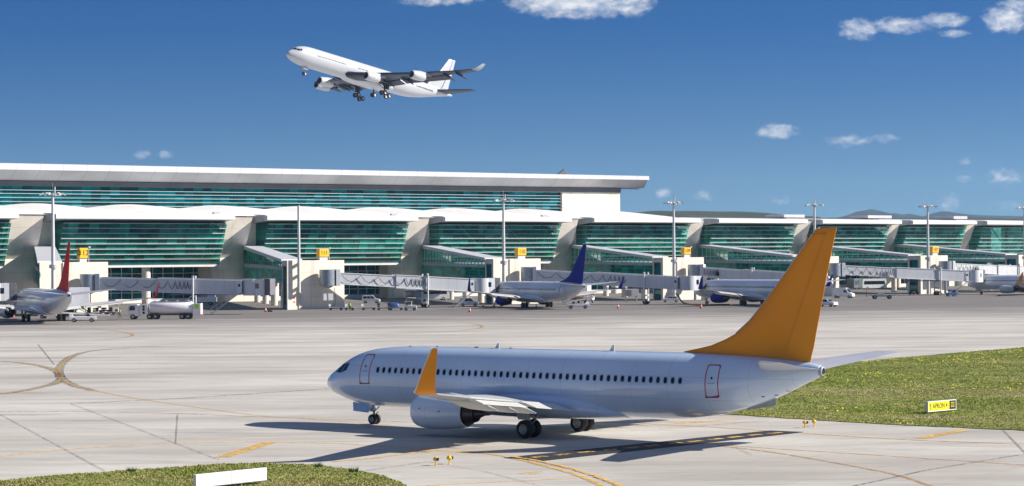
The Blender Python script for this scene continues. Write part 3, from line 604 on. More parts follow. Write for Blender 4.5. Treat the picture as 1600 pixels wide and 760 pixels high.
# ---------------------------------------------------------------- boarding piers with their sloping corridors
RK=Vector((38.6,79)).normalized()   # skew direction of the fixed corridors (s,d)
PIERS=[(62,169,'112','left'),(449,538,'111',''),(771,845,'110',''),(1036,1100,'109',''),(1257,1311,'',''),(1438.8,1481,'107',''),(1592,1632,'','')]
desc={0:'cream concrete boarding pier right behind the red tail fin at left',1:'cream concrete boarding pier with a bare white pole standing before its wall',2:'cream concrete boarding pier rising behind the front half of the blue finned airliner',3:'cream concrete boarding pier between the blue tail fin and the big orange one',4:'cream concrete boarding pier mostly hidden behind the big orange tail fin',5:'cream concrete boarding pier right of the orange tail, beyond the flatbed dolly and coach',6:'cream concrete boarding pier cut by the right edge of the photo'}
PS=[]
for i,(xa,xb,num,_) in enumerate(PIERS):
    sa,sb=ws(xa,0,450),ws(xb,0,450); PS.append((sa,sb)); H=10.35
    E_=empty('boarding_pier',wp(sa,0),WA,desc[i],'gate pier','boarding piers along the terminal front'); L=sb-sa
    rk=lambda x,k,z=None:(x+RK.x*k,RK.y*k) if z is None else (x+RK.x*k,RK.y*k,z)
    b=MB(); b.prism([rk(0,0),rk(L,0),rk(L,1.8),rk(0,1.8)],0,H,'xy'); 
    if i!=1: b.box((L*.34,-.12,5.2),(.25,.25,H-.2))
    else: b.box((L*.2,-.10,5.2),(.3,.22,H-.2))
    b.build('front_wall',Concrete,E_)
    b=MB(); b.prism([rk(.15,1.8),rk(L-.3,1.8),rk(L-.3,7.5),rk(.15,7.5)],.05,H-1.15,'xy'); b.build('glass_slot',Teal if i<1 else GlassH,E_)
    b=MB(); b.prism([rk(.3,1.9),rk(L-.5,1.9),rk(L-.5,7.4),rk(.3,7.4)],.05,H-1.3,'xy'); b.build('stair_core',Inner,E_)
    b=MB(); b.prism([rk(0,1.8),rk(L,1.8),rk(L,7.5),rk(0,7.5)],H-1.14,H-.02,'xy'); b.prism([rk(0,7.5),rk(L,7.5),rk(L,8.7),rk(0,8.7)],0,H-.03,'xy'); b.build('rear_frame',Concrete,E_)
    # upper ramp and lower corridor, running back to the terminal
    k0,k1=8.75,DP/RK.y-.05; W=4.6
    za,zb=8.9,13.1
    b=MB(); b.add([rk(.1,k0,za-.0),rk(.1,k1,9.4),rk(.1,k1,zb),rk(.1,k0,10.0)],[(0,1,2,3)]); b.add([rk(W,k0,za),rk(W,k1,9.4),rk(W,k1,zb),rk(W,k0,10.0)],[(3,2,1,0)]); rg=b.build('ramp_glass',GlassC,E_,fix=False)
    b=MB(); n=20
    for q in range(n+1):
        k=k0+(k1-k0)*q/n; zt=10+(zb-10)*q/n; b.tube(rk(.02,k,za-.1),rk(.02,k,zt),.07,n=4)
    b.path([rk(.0,k0,za+.95),rk(.0,k1,10.45)],.06,4); b.build('ramp_mullion',Mull if i<2 else MullW,rg,fix=False)
    b=MB(); b.hexa([rk(-.35,k0-1,9.95),rk(W+.35,k0-1,9.95),rk(W+.35,k1,zb),rk(-.35,k1,zb)],[rk(-.35,k0-1,10.6),rk(W+.35,k0-1,10.6),rk(W+.35,k1,zb+.85),rk(-.35,k1,zb+.85)]); b.build('ramp_roof',Fascia,E_)
    b=MB(); b.hexa([rk(-.2,k0,8.35),rk(W+.1,k0,8.35),rk(W+.1,k1,8.6),rk(-.2,k1,8.6)],[rk(-.2,k0,9.05),rk(W+.1,k0,9.05),rk(W+.1,k1,9.5),rk(-.2,k1,9.5)]); b.hexa([rk(-.2,k0,5.4),rk(W+.1,k0,5.4),rk(W+.1,k1,5.4),rk(-.2,k1,5.4)],[rk(-.2,k0,5.8),rk(W+.1,k0,5.8),rk(W+.1,k1,5.8),rk(-.2,k1,5.8)]); b.build('corridor_floor',GreyM,E_)
    b=MB(); b.add([rk(.1,k0,5.8),rk(.1,k1,5.8),rk(.1,k1,8.6),rk(.1,k0,8.35)],[(0,1,2,3)]); b.build('corridor_glass',GlassC,E_,fix=False)
    b=MB(); b.prism([rk(W-.3,k0),rk(W-.3,k1),rk(W,k1),rk(W,k0)],5.8,8.35,'xy'); b.build('corridor_back_wall',Inner,E_)
    for k in ((22,40,58,76) if i<4 else (22,76)):
        b=MB(); b.tube(rk(W/2,k,0),rk(W/2,k,5.4),.75,n=16); b.build('corridor_column',Column,E_,smooth=True)
    if i in (0,1): 
        b=MB(); b.box((L*.2-1.2,-.03,2.5),(.35,.04,.35)); b.box((L*.2-1.2,-.03,1.6),(.3,.04,.3)); b.build('safety_notice',Red,E_)
# gate signs
GS=[(123,135.5,390,406,0,'112'),(497.5,512,390,402,1,'111'),(807.5,820.5,388.5,400,2,'110'),(1067.5,1077.5,387.5,398,3,'109'),(1455.5,1465,387.5,397,5,'107')]
for xa,xb,ya,yb,pi_,num in GS:
    s0,s1=ws(xa,1.2),ws(xb,1.2); H=10.35; c=wp((s0+s1)/2,1.2); ht=(yb-ya)*c.y/FPX; wd=s1-s0
    e=empty('gate_sign',(c.x,c.y,H),WA,f'yellow box sign reading {num}, '+{0:'beside the red tail fin, with a second numbered face',1:'on the pier with the bare white pole',2:'on the pier just left of the blue tail fin',3:'on the pier right of the blue tail fin',5:'on the pier right of the orange tail fin'}[pi_],'gate sign','yellow gate number signs')
    b=MB(); b.box((0,.2,.35),(wd*.85,.9,.7)); b.build('base',BridgeG,e)
    b=MB(); b.box((0,.2,.75+ht/2),(wd,1.3,ht)); b.build('sign_box',SignY,e,bevel=.05)
    tx=text_mesh(num,ht*.72,'gate_number',Black,e,Matrix.Translation((0,-.47,.75+ht*.5))@Matrix.Rotation(R(90),4,'X'),.01,.0)
    if num=='112': text_mesh('12',ht*.7,'gate_number',Black,e,Matrix.Translation((-wd/2-.02,.2,.75+ht*.5))@Matrix.Rotation(R(-90),4,'Z')@Matrix.Rotation(R(90),4,'X'))
    if num in('112','109','111'):
        b=MB(); b.tube((wd/2+.6,.3,0),(wd/2+.6,.3,ht+1.1),.07,n=6); b.box((wd/2+.7,.2,ht+.9),(.35,.3,.35)); b.build('lamp_post',Steel,e)
# ---------------------------------------------------------------- floodlight masts
MASTS=[(83,292,450,'left of the red tail fin'),(787,306,440,'left of the blue tail fin, above the parked airliner'),(1053,312,430,'between the blue tail fin and the orange one'),(1273,317,360,'rising behind the tip of the orange tail fin'),(1450,321,430,'right of the orange tail fin, near the white coach'),(1601,325,430,'at the right edge of the photo')]
m0=None
for i,(x,yt,yb,ds) in enumerate(MASTS):
    s=ws(x,-2.2); p=wp(s,-2.2); zt=24.3
    lab=f'tall slim floodlight mast {ds}'
    if m0 is None:
        e=m0=empty('floodlight_mast',p,0,lab,'light mast','floodlight masts along the apron')
        b=MB(); b.tube((0,0,0),(0,0,zt-.6),.48,.24,n=16); b.build('pole',MastM,e,smooth=True)
        b=MB(); b.tube((0,0,zt-1.1),(0,0,zt-.75),.75,n=12); 
        for a in range(6): b.tube((0,0,zt-.9),(2.0*math.cos(a*1.05+.3),2.0*math.sin(a*1.05+.3),zt-.85),.07,n=5)
        b.build('head_frame',Steel,e)
        for a in range(6):
            b=MB(); c,sn=math.cos(a*1.05+.3),math.sin(a*1.05+.3); b.box((2.1*c,2.1*sn,zt-.8),(.85,.6,.32),rz=a*1.05+.3,ry=.35); b.build('floodlight',MastM,e)
        b=MB(); b.tube((0,0,zt-.6),(0,0,zt+1.4),.035,n=5); b.tube((.4,0,zt-.7),(.4,0,zt+.6),.16,n=6); b.build('antenna',Steel,e)
        b=MB(); b.tube((0,0,9.2),(0,0,9.9),.8,n=10); b.build('collar',Steel,e)
    else: copy_tree(m0,p,i*.4,lab)
p=wp(ws(467,-1.1),-1.1); e=empty('pole',p,0,'bare white pole standing before the gate 111 pier wall','pole')
b=MB(); b.tube((0,0,3.6),(0,0,21.9),.36,.26,n=14); b.build('shaft',MastM,e,smooth=True)
b=MB()
for z in (4.6,7.2,9.6): b.box((-.15,.55,z),(.9,1.1,.25))
b.box((0,.5,3.5),(.7,1.2,.3)); b.build('bracket',Steel,e)
# ---------------------------------------------------------------- twin-jet airliners (local x = aft of the nose, y = starboard, z = up)
FT=[(0,2.72,2.60,.05),(.12,2.98,2.34,.27),(.5,3.32,2.12,.60),(1.0,3.60,1.93,.95),(1.5,3.88,1.78,1.2),(2.1,4.25,1.60,1.44),(2.83,4.62,1.43,1.63),(3.8,4.93,1.29,1.77),(5,5.13,1.22,1.85),(7,5.26,1.22,1.88),(10,5.31,1.24,1.88),(20,5.34,1.28,1.88),(26,5.36,1.30,1.88),(28.5,5.37,1.37,1.86),(30.5,5.35,1.62,1.77),(32.2,5.31,1.96,1.6),(34.4,5.2,2.61,1.2),(36,5.08,3.3,.84),(37,4.99,3.78,.58),(37.5,4.93,4.0,.43),(37.85,4.82,4.2,.30)]
def fus(a,tab=FT):
    t,b_,w_=interp(tab,a,1),interp(tab,a,2),interp(tab,a,3); return (t+b_)/2,(t-b_)/2,w_
def sp_(a,phi,side,off=0,tab=FT):   # point on the skin: phi from the crown; side -1 = port
    zc,h,w_=fus(a,tab); return Vector((a,side*(w_+off)*math.sin(phi),zc+(h+off)*math.cos(phi)))
def phi_z(a,z,tab=FT):
    zc,h,w_=fus(a,tab); return math.acos(max(-1,min(1,(z-zc)/h)))
def patch(b,c,side,off=.008,n=6,tab=FT,mi=0):
    # c: four (a,phi) corners; grid mapped to the skin
    vs=[]
    for i in range(n+1):
        for j in range(n+1):
            u,v=i/n,j/n; a=(1-u)*((1-v)*c[0][0]+v*c[3][0])+u*((1-v)*c[1][0]+v*c[2][0]); p=(1-u)*((1-v)*c[0][1]+v*c[3][1])+u*((1-v)*c[1][1]+v*c[2][1])
            vs.append(sp_(a,p,side,off,tab))
    b.add(vs,[(i*(n+1)+j,(i+1)*(n+1)+j,(i+1)*(n+1)+j+1,i*(n+1)+j+1) for i in range(n) for j in range(n)],mi)
def oval(b,a,z,ra,rz,side,off,mi=0,tab=FT,n=14,p=2.6):
    vs=[]
    for i in range(n):
        t=2*math.pi*i/n; ca,sa=math.cos(t),math.sin(t); x=a+ra*abs(ca)**(2/p)*(1 if ca>0 else -1); q=z+rz*abs(sa)**(2/p)*(1 if sa>0 else -1)
        vs.append(sp_(x,phi_z(x,q,tab),side,off,tab))
    b.add(vs,[tuple(range(n))],mi)
def ribbon(b,pts,w_,side,off,mi=0,tab=FT,closed=True):
    # outline on the skin through (a,z) points
    n=len(pts); L=[];Q=[]
    ca=sum(p[0] for p in pts)/n; cz=sum(p[1] for p in pts)/n
    for a,z in pts:
        sa=(a-ca); sz=(z-cz); k=max(abs(sa),.01); 
        fa=1-w_/max(abs(sa),.3) if abs(sa)>.2 else 1; fz=1-w_/max(abs(sz),.3) if abs(sz)>.5 else 1
        L.append(sp_(a,phi_z(a,z,tab),side,off,tab)); a2,z2=ca+sa*fa,cz+sz*fz; Q.append(sp_(a2,phi_z(a2,z2,tab),side,off,tab))
    b.add(L+Q,[(i,(i+1)%n,n+(i+1)%n,n+i) for i in range(n)],mi)
def rrect(a0,a1,z0_,z1_,r,lean=0):
    pts=[]
    for cx,cz,t0 in ((a1-r,z1_-r,0),(a0+r,z1_-r,90),(a0+r,z0_+r,180),(a1-r,z0_+r,270)):
        for k in range(4):
            t=R(t0+30*k); pts.append((cx+r*math.cos(t),cz+r*math.sin(t)))
    o=[]
    for i,p in enumerate(pts):
        q=pts[(i+1)%len(pts)]; L=math.hypot(q[0]-p[0],q[1]-p[1]); m=max(1,int(L/.2))
        for k in range(m): t=k/m; o.append((p[0]+(q[0]-p[0])*t,p[1]+(q[1]-p[1])*t))
    return [(a+lean*(z-z0_),z) for a,z in o]
AF=[(0,0),(.01,.5),(.04,.8),(.12,1),(.3,1.05),(.5,.85),(.75,.45),(1,.02)]
def airfoil(le,te,th,y,z,axis='y',camber=0,sweepz=0):
    c=te-le; up_=[(le+c*u,t*th/2+camber*math.sin(u*math.pi)*c) for u,t in AF]; dn=[(le+c*u,-t*th/2+camber*math.sin(u*math.pi)*c) for u,t in AF[-1:0:-1]]
    return [((a,y,z+t-(a-le)*sweepz) if axis=='y' else (a,y+t,z)) for a,t in up_+dn]
def wing_mesh(secs,side,axis='y'):
    b=MB(); b.loft([airfoil(le,te,th,side*l,z,camber=.012 if th<1.2 else 0,sweepz=tw) for l,le,te,z,th,tw in secs]); return b
def wheel(name,c,r,wd,parent,m=None):
    b=MB(); x,y,z=c
    prof=[(-wd/2,r*.55),(-wd/2,r*.86),(-wd*.36,r*.97),(-wd*.1,r),(wd*.1,r),(wd*.36,r*.97),(wd/2,r*.86),(wd/2,r*.55)]
    b.lathe([(a,q) for a,q in prof],'y',c,24,0); b.lathe([(-wd*.36,.01),(-wd*.42,r*.2),(-wd*.34,r*.3),(-wd*.5,r*.56),(wd*.5,r*.56),(wd*.34,r*.3),(wd*.42,r*.2),(wd*.36,.01)],'y',c,20,1)
    for k in range(8):
        t=k*math.pi/4; 
        for sg in (-1,1): b.box((x+math.cos(t)*r*.4,y+sg*wd*.43,z+math.sin(t)*r*.4),(r*.1,.02,r*.1),2)
    return b.build(name,[Rubber,Rim,Black],parent,smooth=True)
def nacelle(parent,side,c,Lc,r,m_body,m_core,hi=True,stretch=1):
    # c = inlet centre; Lc cowl length; r max radius
    x,l,z=c; y=side*l
    e=MB(); P=[(0,.80),(.012,.84),(.04,.885),(.12,.955),(.25,1.0),(.42,1.0),(.62,.965),(.82,.90),(1.0,.80)]
    outer=[(x+a*Lc,r*q) for a,q in P]; inner=[(x+Lc*1.0,r*.76),(x+.9*Lc,r*.74)]
    e.lathe(outer+inner,'x',(0,y,z),40,0)
    cw=e.build('engine_cowling',m_body,parent,smooth=50)
    b=MB(); b.lathe([(x+.04*Lc,r*.84),(x+.0*Lc,r*.80),(x-.004*Lc,r*.77),(x+.02*Lc,r*.74),(x+.22*Lc,r*.74)],'x',(0,y,z),36,0); b.build('inlet_lip',Metal,cw,smooth=50)
    b=MB(); b.lathe([(x+.10*Lc,.02),(x+.17*Lc,r*.16),(x+.22*Lc,r*.22),(x+.22*Lc,r*.74)],'x',(0,y,z),24,0); b.build('fan',Black,cw,smooth=40)
    b=MB(); b.lathe([(x+.9*Lc,r*.745),(x+.94*Lc,r*.66),(x+Lc*1.0,r*.62),(x+1.06*Lc,r*.56),(x+1.16*Lc,r*.47),(x+1.165*Lc,r*.43),(x+1.1*Lc,r*.40)],'x',(0,y,z-.02),32,0)
    b.build('exhaust_nozzle',m_core,cw,smooth=50)
    b=MB(); b.lathe([(x+1.05*Lc,r*.40),(x+1.16*Lc,r*.33),(x+1.26*Lc,r*.19),(x+1.33*Lc,r*.09),(x+1.42*Lc,r*.065),(x+1.425*Lc,.005)],'x',(0,y,z-.02),20,0); b.build('exhaust_cone',m_core,cw,smooth=60)
    return cw
W_SEC=[(1.5,12.9,21.2,1.95,.95,0),(2.6,13.7,21.1,2.07,.82,.02),(4.9,15.3,20.95,2.32,.62,.01),(6.2,16.1,20.95,2.45,.50,0),(9,17.6,21.55,2.72,.40,0),(12,19.15,22.2,3.03,.31,0),(15,20.7,22.9,3.37,.23,0),(16.9,21.7,23.4,3.58,.17,0),(17.15,21.85,23.45,3.63,.14,0)]
def wl(le,te,th,side,l,z,nx,nz_):   # winglet section, thickness direction (nx along y, nz)
    pts=airfoil(le,te,th,0,0); o=[]
    for a,_,t in pts: o.append((a,side*(l+t*nx),z+t*nz_))
    return o
def twinjet(root,P,hi=True):
    body,fin_c,wing_c,wlc,eng_c=P['body'],P['fin'],P['wing'],P['winglet'],P['engine']
    st=[.0,.02,.05,.12,.2,.32,.5,.7,.9,1.1,1.3,1.5,1.8,2.1,2.5,2.83,3.3,3.8,4.4,5,6,7,8.5,10,13,16,20,24,26,27.5,28.5,29.5,30.5,31.4,32.2,33.2,34.4,35.2,36,36.6,37,37.3,37.5,37.7,37.85]
    n=56 if hi else 28
    def ring(a):
        zc,h,w_=fus(a); s_=max(.02,a)**.5/.35 if a<.12 else 1
        return [(a,w_*math.sin(2*math.pi*i/n)*min(1,s_),zc+h*math.cos(2*math.pi*i/n)*min(1,s_)) for i in range(n)]
    b=MB(); b.loft([ring(a) for a in st]); f=b.build('fuselage',body,root,smooth=50)
    b=MB(); zc,h,w_=fus(37.8); b.lathe([(37.55,.33),(38.02,.27),(38.05,.2),(37.8,.18)],'x',(0,0,zc-.02),20,0); b.lathe([(37.99,.005),(37.99,.21)],'x',(0,0,zc-.02),20,1); b.build('exhaust_outlet',[Gear,Black],root,smooth=40)
    # belly fairing
    b=MB(); BFp=[(11.6,1.0,1.2,2.0),(12.4,1.55,1.13,2.15),(13.5,1.98,1.08,2.5),(15.5,2.16,1.04,2.75),(18,2.2,1.03,2.85),(20.5,2.16,1.06,2.85),(22.3,1.98,1.12,2.6),(23.8,1.55,1.2,2.2),(24.8,.9,1.28,1.85)]
    rs=[]
    for k in range(25):
        a=11.6+13.2*k/24; w_,zb_,zt_=interp(BFp,a,1),interp(BFp,a,2),interp(BFp,a,3); zc=(zb_+zt_)/2; h=(zt_-zb_)/2
        rs.append([(a,w_*math.copysign(abs(math.sin(t))**.75,math.sin(t)),zc+h*math.copysign(abs(math.cos(t))**.8,math.cos(t))) for t in [2*math.pi*i/32 for i in range(32)]])
    b.loft(rs); b.build('belly_fairing',body,root,smooth=60)
    # cockpit panes
    for sd_ in (-1,1):
        for c in (((1.22,.07),(1.60,.95),(2.2,.66),(2.02,.07)),((1.66,1.0),(2.36,1.22),(2.72,.82),(2.28,.69)),((2.45,1.23),(3.0,1.17),(3.06,.88),(2.82,.80))):
            b=MB(); patch(b,c,sd_,.012); b.build('cockpit_window',GlassD,root,fix=False)
    # cabin windows
    sides=(-1,1)
    skip={9} if hi else set()
    for sd_ in sides:
        if hi:
            for k in range(47):
                a=5.97+k*.5105
                if k==6 and False: continue
                b=MB(); oval(b,a,3.78,.155,.225,sd_,.006,1); oval(b,a,3.775,.118,.182,sd_,.010,0); b.build('cabin_window',[GlassD,FrameW],root,fix=False)
        else:
            b=MB()
            for k in range(47): oval(b,5.97+k*.5105,3.78,.13,.2,sd_,.012,0,n=8)
            b.build('window_row',GlassD,root,fix=False)
        for a0,ln in ((4.38,.10),(31.1,0.0)):
            b=MB(); ribbon(b,rrect(a0,a0+.88,2.82,4.76,.14,ln*.0),.055 if hi else .05,sd_,.012,0)
            if hi:
                oval(b,a0+.44,3.98,.055,.075,sd_,.014,1)
                patch(b,[(a0+.22,phi_z(a0,3.66)),(a0+.66,phi_z(a0,3.66)),(a0+.66,phi_z(a0,3.61)),(a0+.22,phi_z(a0,3.61))],sd_,.014,2,mi=2)
                patch(b,[(a0-.02,phi_z(a0,2.80)),(a0+.9,phi_z(a0,2.80)),(a0+.9,phi_z(a0,2.86)),(a0-.02,phi_z(a0,2.86))],sd_,.03,3,mi=3)
            b.build('cabin_door',[RedLine if hi or P.get('reddoor') else Gear,GlassD,Gear,mat('door_sill_red',(.22,.03,.04),.5)],root,fix=False)
        if hi:
            for a0 in (15.9,16.9):
                b=MB(); ribbon(b,rrect(a0,a0+.52,3.3,4.25,.1),.02,sd_,.009,0); b.build('overwing_exit',FrameW,root,fix=False)
    # fin and rudder
    FO=[(5.0,28.5,37.2,.30,.38),(5.42,28.6,37.3,.10,.40),(5.62,29.6,37.36,.14,.42),(5.82,30.5,37.42,.22,.44),(6.2,31.5,37.5,.34,.45),(6.57,32.25,37.57,.40,.45),(7.3,33.15,37.73,.40,.43),(8.21,34.0,37.93,.38,.40),(10,35.5,38.3,.30,.32),(12.2,37.25,38.82,.20,.22),(12.6,37.6,38.93,.16,.2),(12.72,37.85,38.95,.05,.1)]
    b=MB(); fr_=.70
    hc=lambda z:1.75-(z-5.4)*.175
    b.loft([airfoil(le,te-hc(z),max(th,.05),0,z,axis='z') for z,le,te,th,_ in FO]); fin=b.build('tail_fin',fin_c,root,smooth=50)
    b=MB(); b.loft([[(te-hc(z)+.02,-min(th,.22)*.5,z),(te,-.015,z),(te,.015,z),(te-hc(z)+.02,min(th,.22)*.5,z)] for z,le,te,th in [(q[0],q[1],q[2],q[3]) for q in FO]]); b.build('rudder',fin_c,fin,smooth=20)
    b=MB(); b.path([(q[1]-.012,0,q[0]) for q in FO[5:]],.05,8); b.build('leading_edge',P.get('le',Metal),fin,smooth=True)
    if hi:
        b=MB(); L_=[(37.2,11.9),(36.95,12.15),(37.1,12.35),(38.3,12.4)]
        for i in range(3): b.tube((L_[i][0],-.10,L_[i][1]),(L_[i+1][0],-.075,L_[i+1][1]),.018,n=4)
        b.build('balance_seam',mat('seam_brown',(.35,.13,.01),.5),fin)
    for sd_ in (-1,1):
        # wing
        wg=wing_mesh(W_SEC,sd_).build('wing',wing_c,root,smooth=40)
        b=MB(); b.loft([wl(21.85,23.45,.14,sd_,17.15,3.63,0,1),wl(22.0,23.5,.13,sd_,17.4,3.72,-.5,.86),wl(22.3,23.6,.12,sd_,17.55,3.95,-.9,.4),wl(22.75,23.75,.09,sd_,17.7,4.7,-1,.1),wl(23.3,23.95,.07,sd_,17.82,5.6,-1,.05),wl(23.72,24.08,.04,sd_,17.92,6.2,-1,.05)])
        b.build('winglet',wlc,wg,smooth=50)
        if hi:
            b=MB(); b.path([(21.83,sd_*17.15,3.63),(21.98,sd_*17.4,3.72),(22.28,sd_*17.55,3.95),(22.73,sd_*17.7,4.7),(23.28,sd_*17.82,5.6),(23.70,sd_*17.92,6.2)],.045,6); b.build('leading_edge',WingW,wg,smooth=True)
            b=MB(); b.path([(s_[1]+.02,sd_*s_[0],s_[3]) for s_ in W_SEC[2:]],.07,6); b.build('slat',Metal,wg,smooth=True)
        # flaps a little down
        for l0,l1 in ((2.2,5.6),(6.5,12.2)):
            b=MB(); rs=[]
            for l in (l0,l1):
                te=interp([(s_[0],s_[2]) for s_ in W_SEC],l); z=interp([(s_[0],s_[3]) for s_ in W_SEC],l); ch=1.5-.05*l
                rs.append([(te-.5,sd_*l,z+.10),(te+ch*.6,sd_*l,z-.26),(te+ch*.6,sd_*l,z-.29),(te-.5,sd_*l,z-.12)])
            b.loft(rs); b.build('flap',WingW,wg)
        for l,L_ in ((6.2,3.0),(8.7,2.7),(11.4,2.4)):
            te=interp([(s_[0],s_[2]) for s_ in W_SEC],l); z=interp([(s_[0],s_[3]) for s_ in W_SEC],l)
            b=MB(); b.loft([[(te-L_+x_,sd_*l+yy_*math.sin(t),z-dz+hh*math.cos(t)) for t in [2*math.pi*i/10 for i in range(10)]] for x_,yy_,hh,dz in ((0,.02,.02,.15),(.6,.13,.2,.24),(1.5,.16,.29,.30),(2.6,.15,.27,.38),(L_+.5,.10,.17,.5),(L_+1.15,.02,.03,.6))]); b.build('flap_fairing',WingW,wg,smooth=60)
        # engine
        cw=nacelle(root,sd_,(11.95,4.83,1.52),3.95,1.10,eng_c,Cone,hi)
        b=MB(); b.loft([[(x_,sd_*4.83-.03-w_,z_a),(x_,sd_*4.83+.03+w_,z_a),(x_,sd_*4.83+.03+w_,z_b),(x_,sd_*4.83-.03-w_,z_b)] for x_,w_,z_a,z_b in ((13.2,.02,2.45,2.62),(14.5,.16,2.2,2.72),(16.0,.2,1.95,2.55),(18.2,.12,1.9,2.15))]); b.build('pylon',eng_c if hi else wing_c,cw,smooth=40)
        if hi:
            b=MB()
            for a_,zz_,mi in ((12.85,1.75,0),(14.4,1.62,1)):
                b.tube((a_,sd_*(4.83+1.075 if a_<14 else 4.83+1.05),zz_),(a_,sd_*(4.83+1.11 if a_<14 else 4.83+1.08),zz_),.05,n=10,mi=mi)
            b.build('placard',[RedLine,Black],cw)
        # stabilizer
        b=MB(); b.loft([airfoil(le,te,th,sd_*l,z) for l,le,te,z,th in ((.3,33.9,38.0,4.62,.42),(1.3,34.5,38.05,4.7,.36),(4,36.1,38.6,4.98,.25),(6.9,37.75,39.2,5.32,.12),(7.15,38.1,39.3,5.35,.05))]); b.build('stabilizer',mat('stabilizer_grey',(.40,.44,.50),.4,coat=.2,var=.06,scale=.5,extra=seams(1.1,.012,.3)),root,smooth=40)
        # main gear
        g=MB(); y=sd_*2.86
        g.tube((19.1,y,.56),(19.0,y*1.02,2.1),.11,n=12); g.tube((19.1,y-.5,.56),(19.1,y+.5,.56),.09,n=10); g.tube((19.1,y,.9),(18.95,y*.45,1.5),.06,n=8); g.tube((19.2,y,.75),(19.65,y,1.15),.045,n=6); g.tube((19.65,y,1.15),(19.15,y,1.6),.045,n=6)
        g.hexa([(18.7,y+sd_*.55,1.15),(19.5,y+sd_*.55,1.15),(19.5,y+sd_*.6,1.15),(18.7,y+sd_*.6,1.15)],[(18.6,y+sd_*.75,2.15),(19.6,y+sd_*.75,2.15),(19.6,y+sd_*.8,2.15),(18.6,y+sd_*.8,2.15)])
        gg=g.build('main_gear',Gear,root,smooth=40)
        for q in (-.43,.43): wheel('wheel',(19.1,y+q,.565),.565,.40,gg)
    g=MB(); g.tube((4.1,0,.34),(4.0,0,1.35),.075,n=12); g.tube((4.1,-.24,.34),(4.1,.24,.34),.06,n=8); g.tube((4.05,0,.8),(4.7,0,1.35),.04,n=6); g.tube((4.1,0,.6),(4.45,0,.85),.035,n=6); g.box((4.0,0,1.0),(.22,.3,.2))
    for sd_ in (-1,1): g.hexa([(2.55,sd_*.34,.86),(3.9,sd_*.34,.78),(3.9,sd_*.37,.78),(2.55,sd_*.37,.86)],[(2.45,sd_*.26,1.46),(3.9,sd_*.26,1.33),(3.9,sd_*.29,1.33),(2.45,sd_*.29,1.46)],1)
    gg=g.build('nose_gear',[Gear,body],root,smooth=40)
    for q in (-.19,.19): wheel('wheel',(4.1,q,.345),.345,.22,gg)
    if hi:
        for a,h in ((14.3,.30),(23.2,.34)):
            zt=fus(a)[0]+fus(a)[1]; b=MB(); b.loft([[(a,-.02,zt-.03),(a+.34,-.02,zt-.03),(a+.34,.02,zt-.03),(a,.02,zt-.03)],[(a+.2,-.01,zt+h),(a+.36,-.01,zt+h),(a+.36,.01,zt+h),(a+.2,.01,zt+h)]]); b.build('antenna',WingW,root)
        for a in (7.3,9.6,12.8,15.6):
            zt=fus(a)[0]+fus(a)[1]; b=MB(); b.lathe([(a-.16,.01),(a-.08,.06),(a+.08,.06),(a+.16,.01)],'x',(0,0,zt),10,0); b.build('beacon',RedLine if a==12.8 else WingW,root,smooth=True)
        b=MB(); a=34.1; b.hexa([(33.0,-.05,2.05),(34.9,-.05,2.42),(34.9,.05,2.42),(33.0,.05,2.05)],[(33.0,-.05,2.35),(34.9,-.05,2.85),(34.9,.05,2.85),(33.0,.05,2.35)]); b.build('tail_skid',Gear,root)
        for a,z in ((35.9,3.3),(35.2,3.05),(34.5,2.95)):
            b=MB(); oval(b,a,z,.09,.03,-1,.01,0,n=8); b.build('drain_mark',Black,root,fix=False)
    return root
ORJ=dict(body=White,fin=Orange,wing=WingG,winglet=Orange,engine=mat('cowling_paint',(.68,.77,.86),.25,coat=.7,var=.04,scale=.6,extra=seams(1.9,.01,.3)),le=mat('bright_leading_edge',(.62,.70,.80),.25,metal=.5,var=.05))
AIRC={}
X0,Z0_,TH=-12.55,145.75,.6457
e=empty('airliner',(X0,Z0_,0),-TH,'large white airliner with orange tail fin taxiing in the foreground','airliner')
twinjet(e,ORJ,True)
CowW=mat('white_cowling',(.6,.63,.66),.3,coat=.5,var=.05)
BLJ=dict(body=WhiteS,fin=Blue,wing=WingG,winglet=Blue,engine=Blue)
RDJ=dict(body=WhiteS,fin=Red,wing=WingG,winglet=Red,engine=CowW)
OR2=dict(body=WhiteS,fin=Orange,wing=WingG,winglet=Orange,engine=CowW)
def place(nm,x,y,yaw,S,P,label):
    e=empty('airliner',(x,y,0),R(yaw+180),label,'airliner','airliners parked at the gates'); e.scale=(S,S,S)
    twinjet(e,P,False); return e
pb=place('blue',-4.4,472,118.8,1.045,BLJ,'parked white airliner with dark blue tail fin and its rear door open')
place('red',-91.4,397.7,114.1,1.09,RDJ,'parked silvery airliner with a red tail fin at the left edge')
BL3=dict(BLJ); place('b3',41.05,481.8,124.9,1.043,BL3,'parked airliner with blue engine whose tail hides behind the orange fin')
place('or5',121.0,569,143.1,.97,OR2,'small parked airliner with orange winglet at the right edge')
b=MB(); patch(b,[(31.25,phi_z(31,2.85)),(32.0,phi_z(31,2.85)),(32.0,phi_z(31,4.72)),(31.25,phi_z(31,4.72))],-1,.03,4); b.build('open_doorway',Black,pb,fix=False)
b=MB(); b.loft([[(a_,-(interp([(2.8,1.78),(3.3,1.86),(4.0,1.8),(4.7,1.45)],z_)+.25+o_),z_) for a_,o_ in ((32.2,0),(33.0,0),(33.0,.12),(32.2,.12))] for z_ in (2.8,3.3,4.0,4.7)]); b.build('open_door',WhiteS,pb)
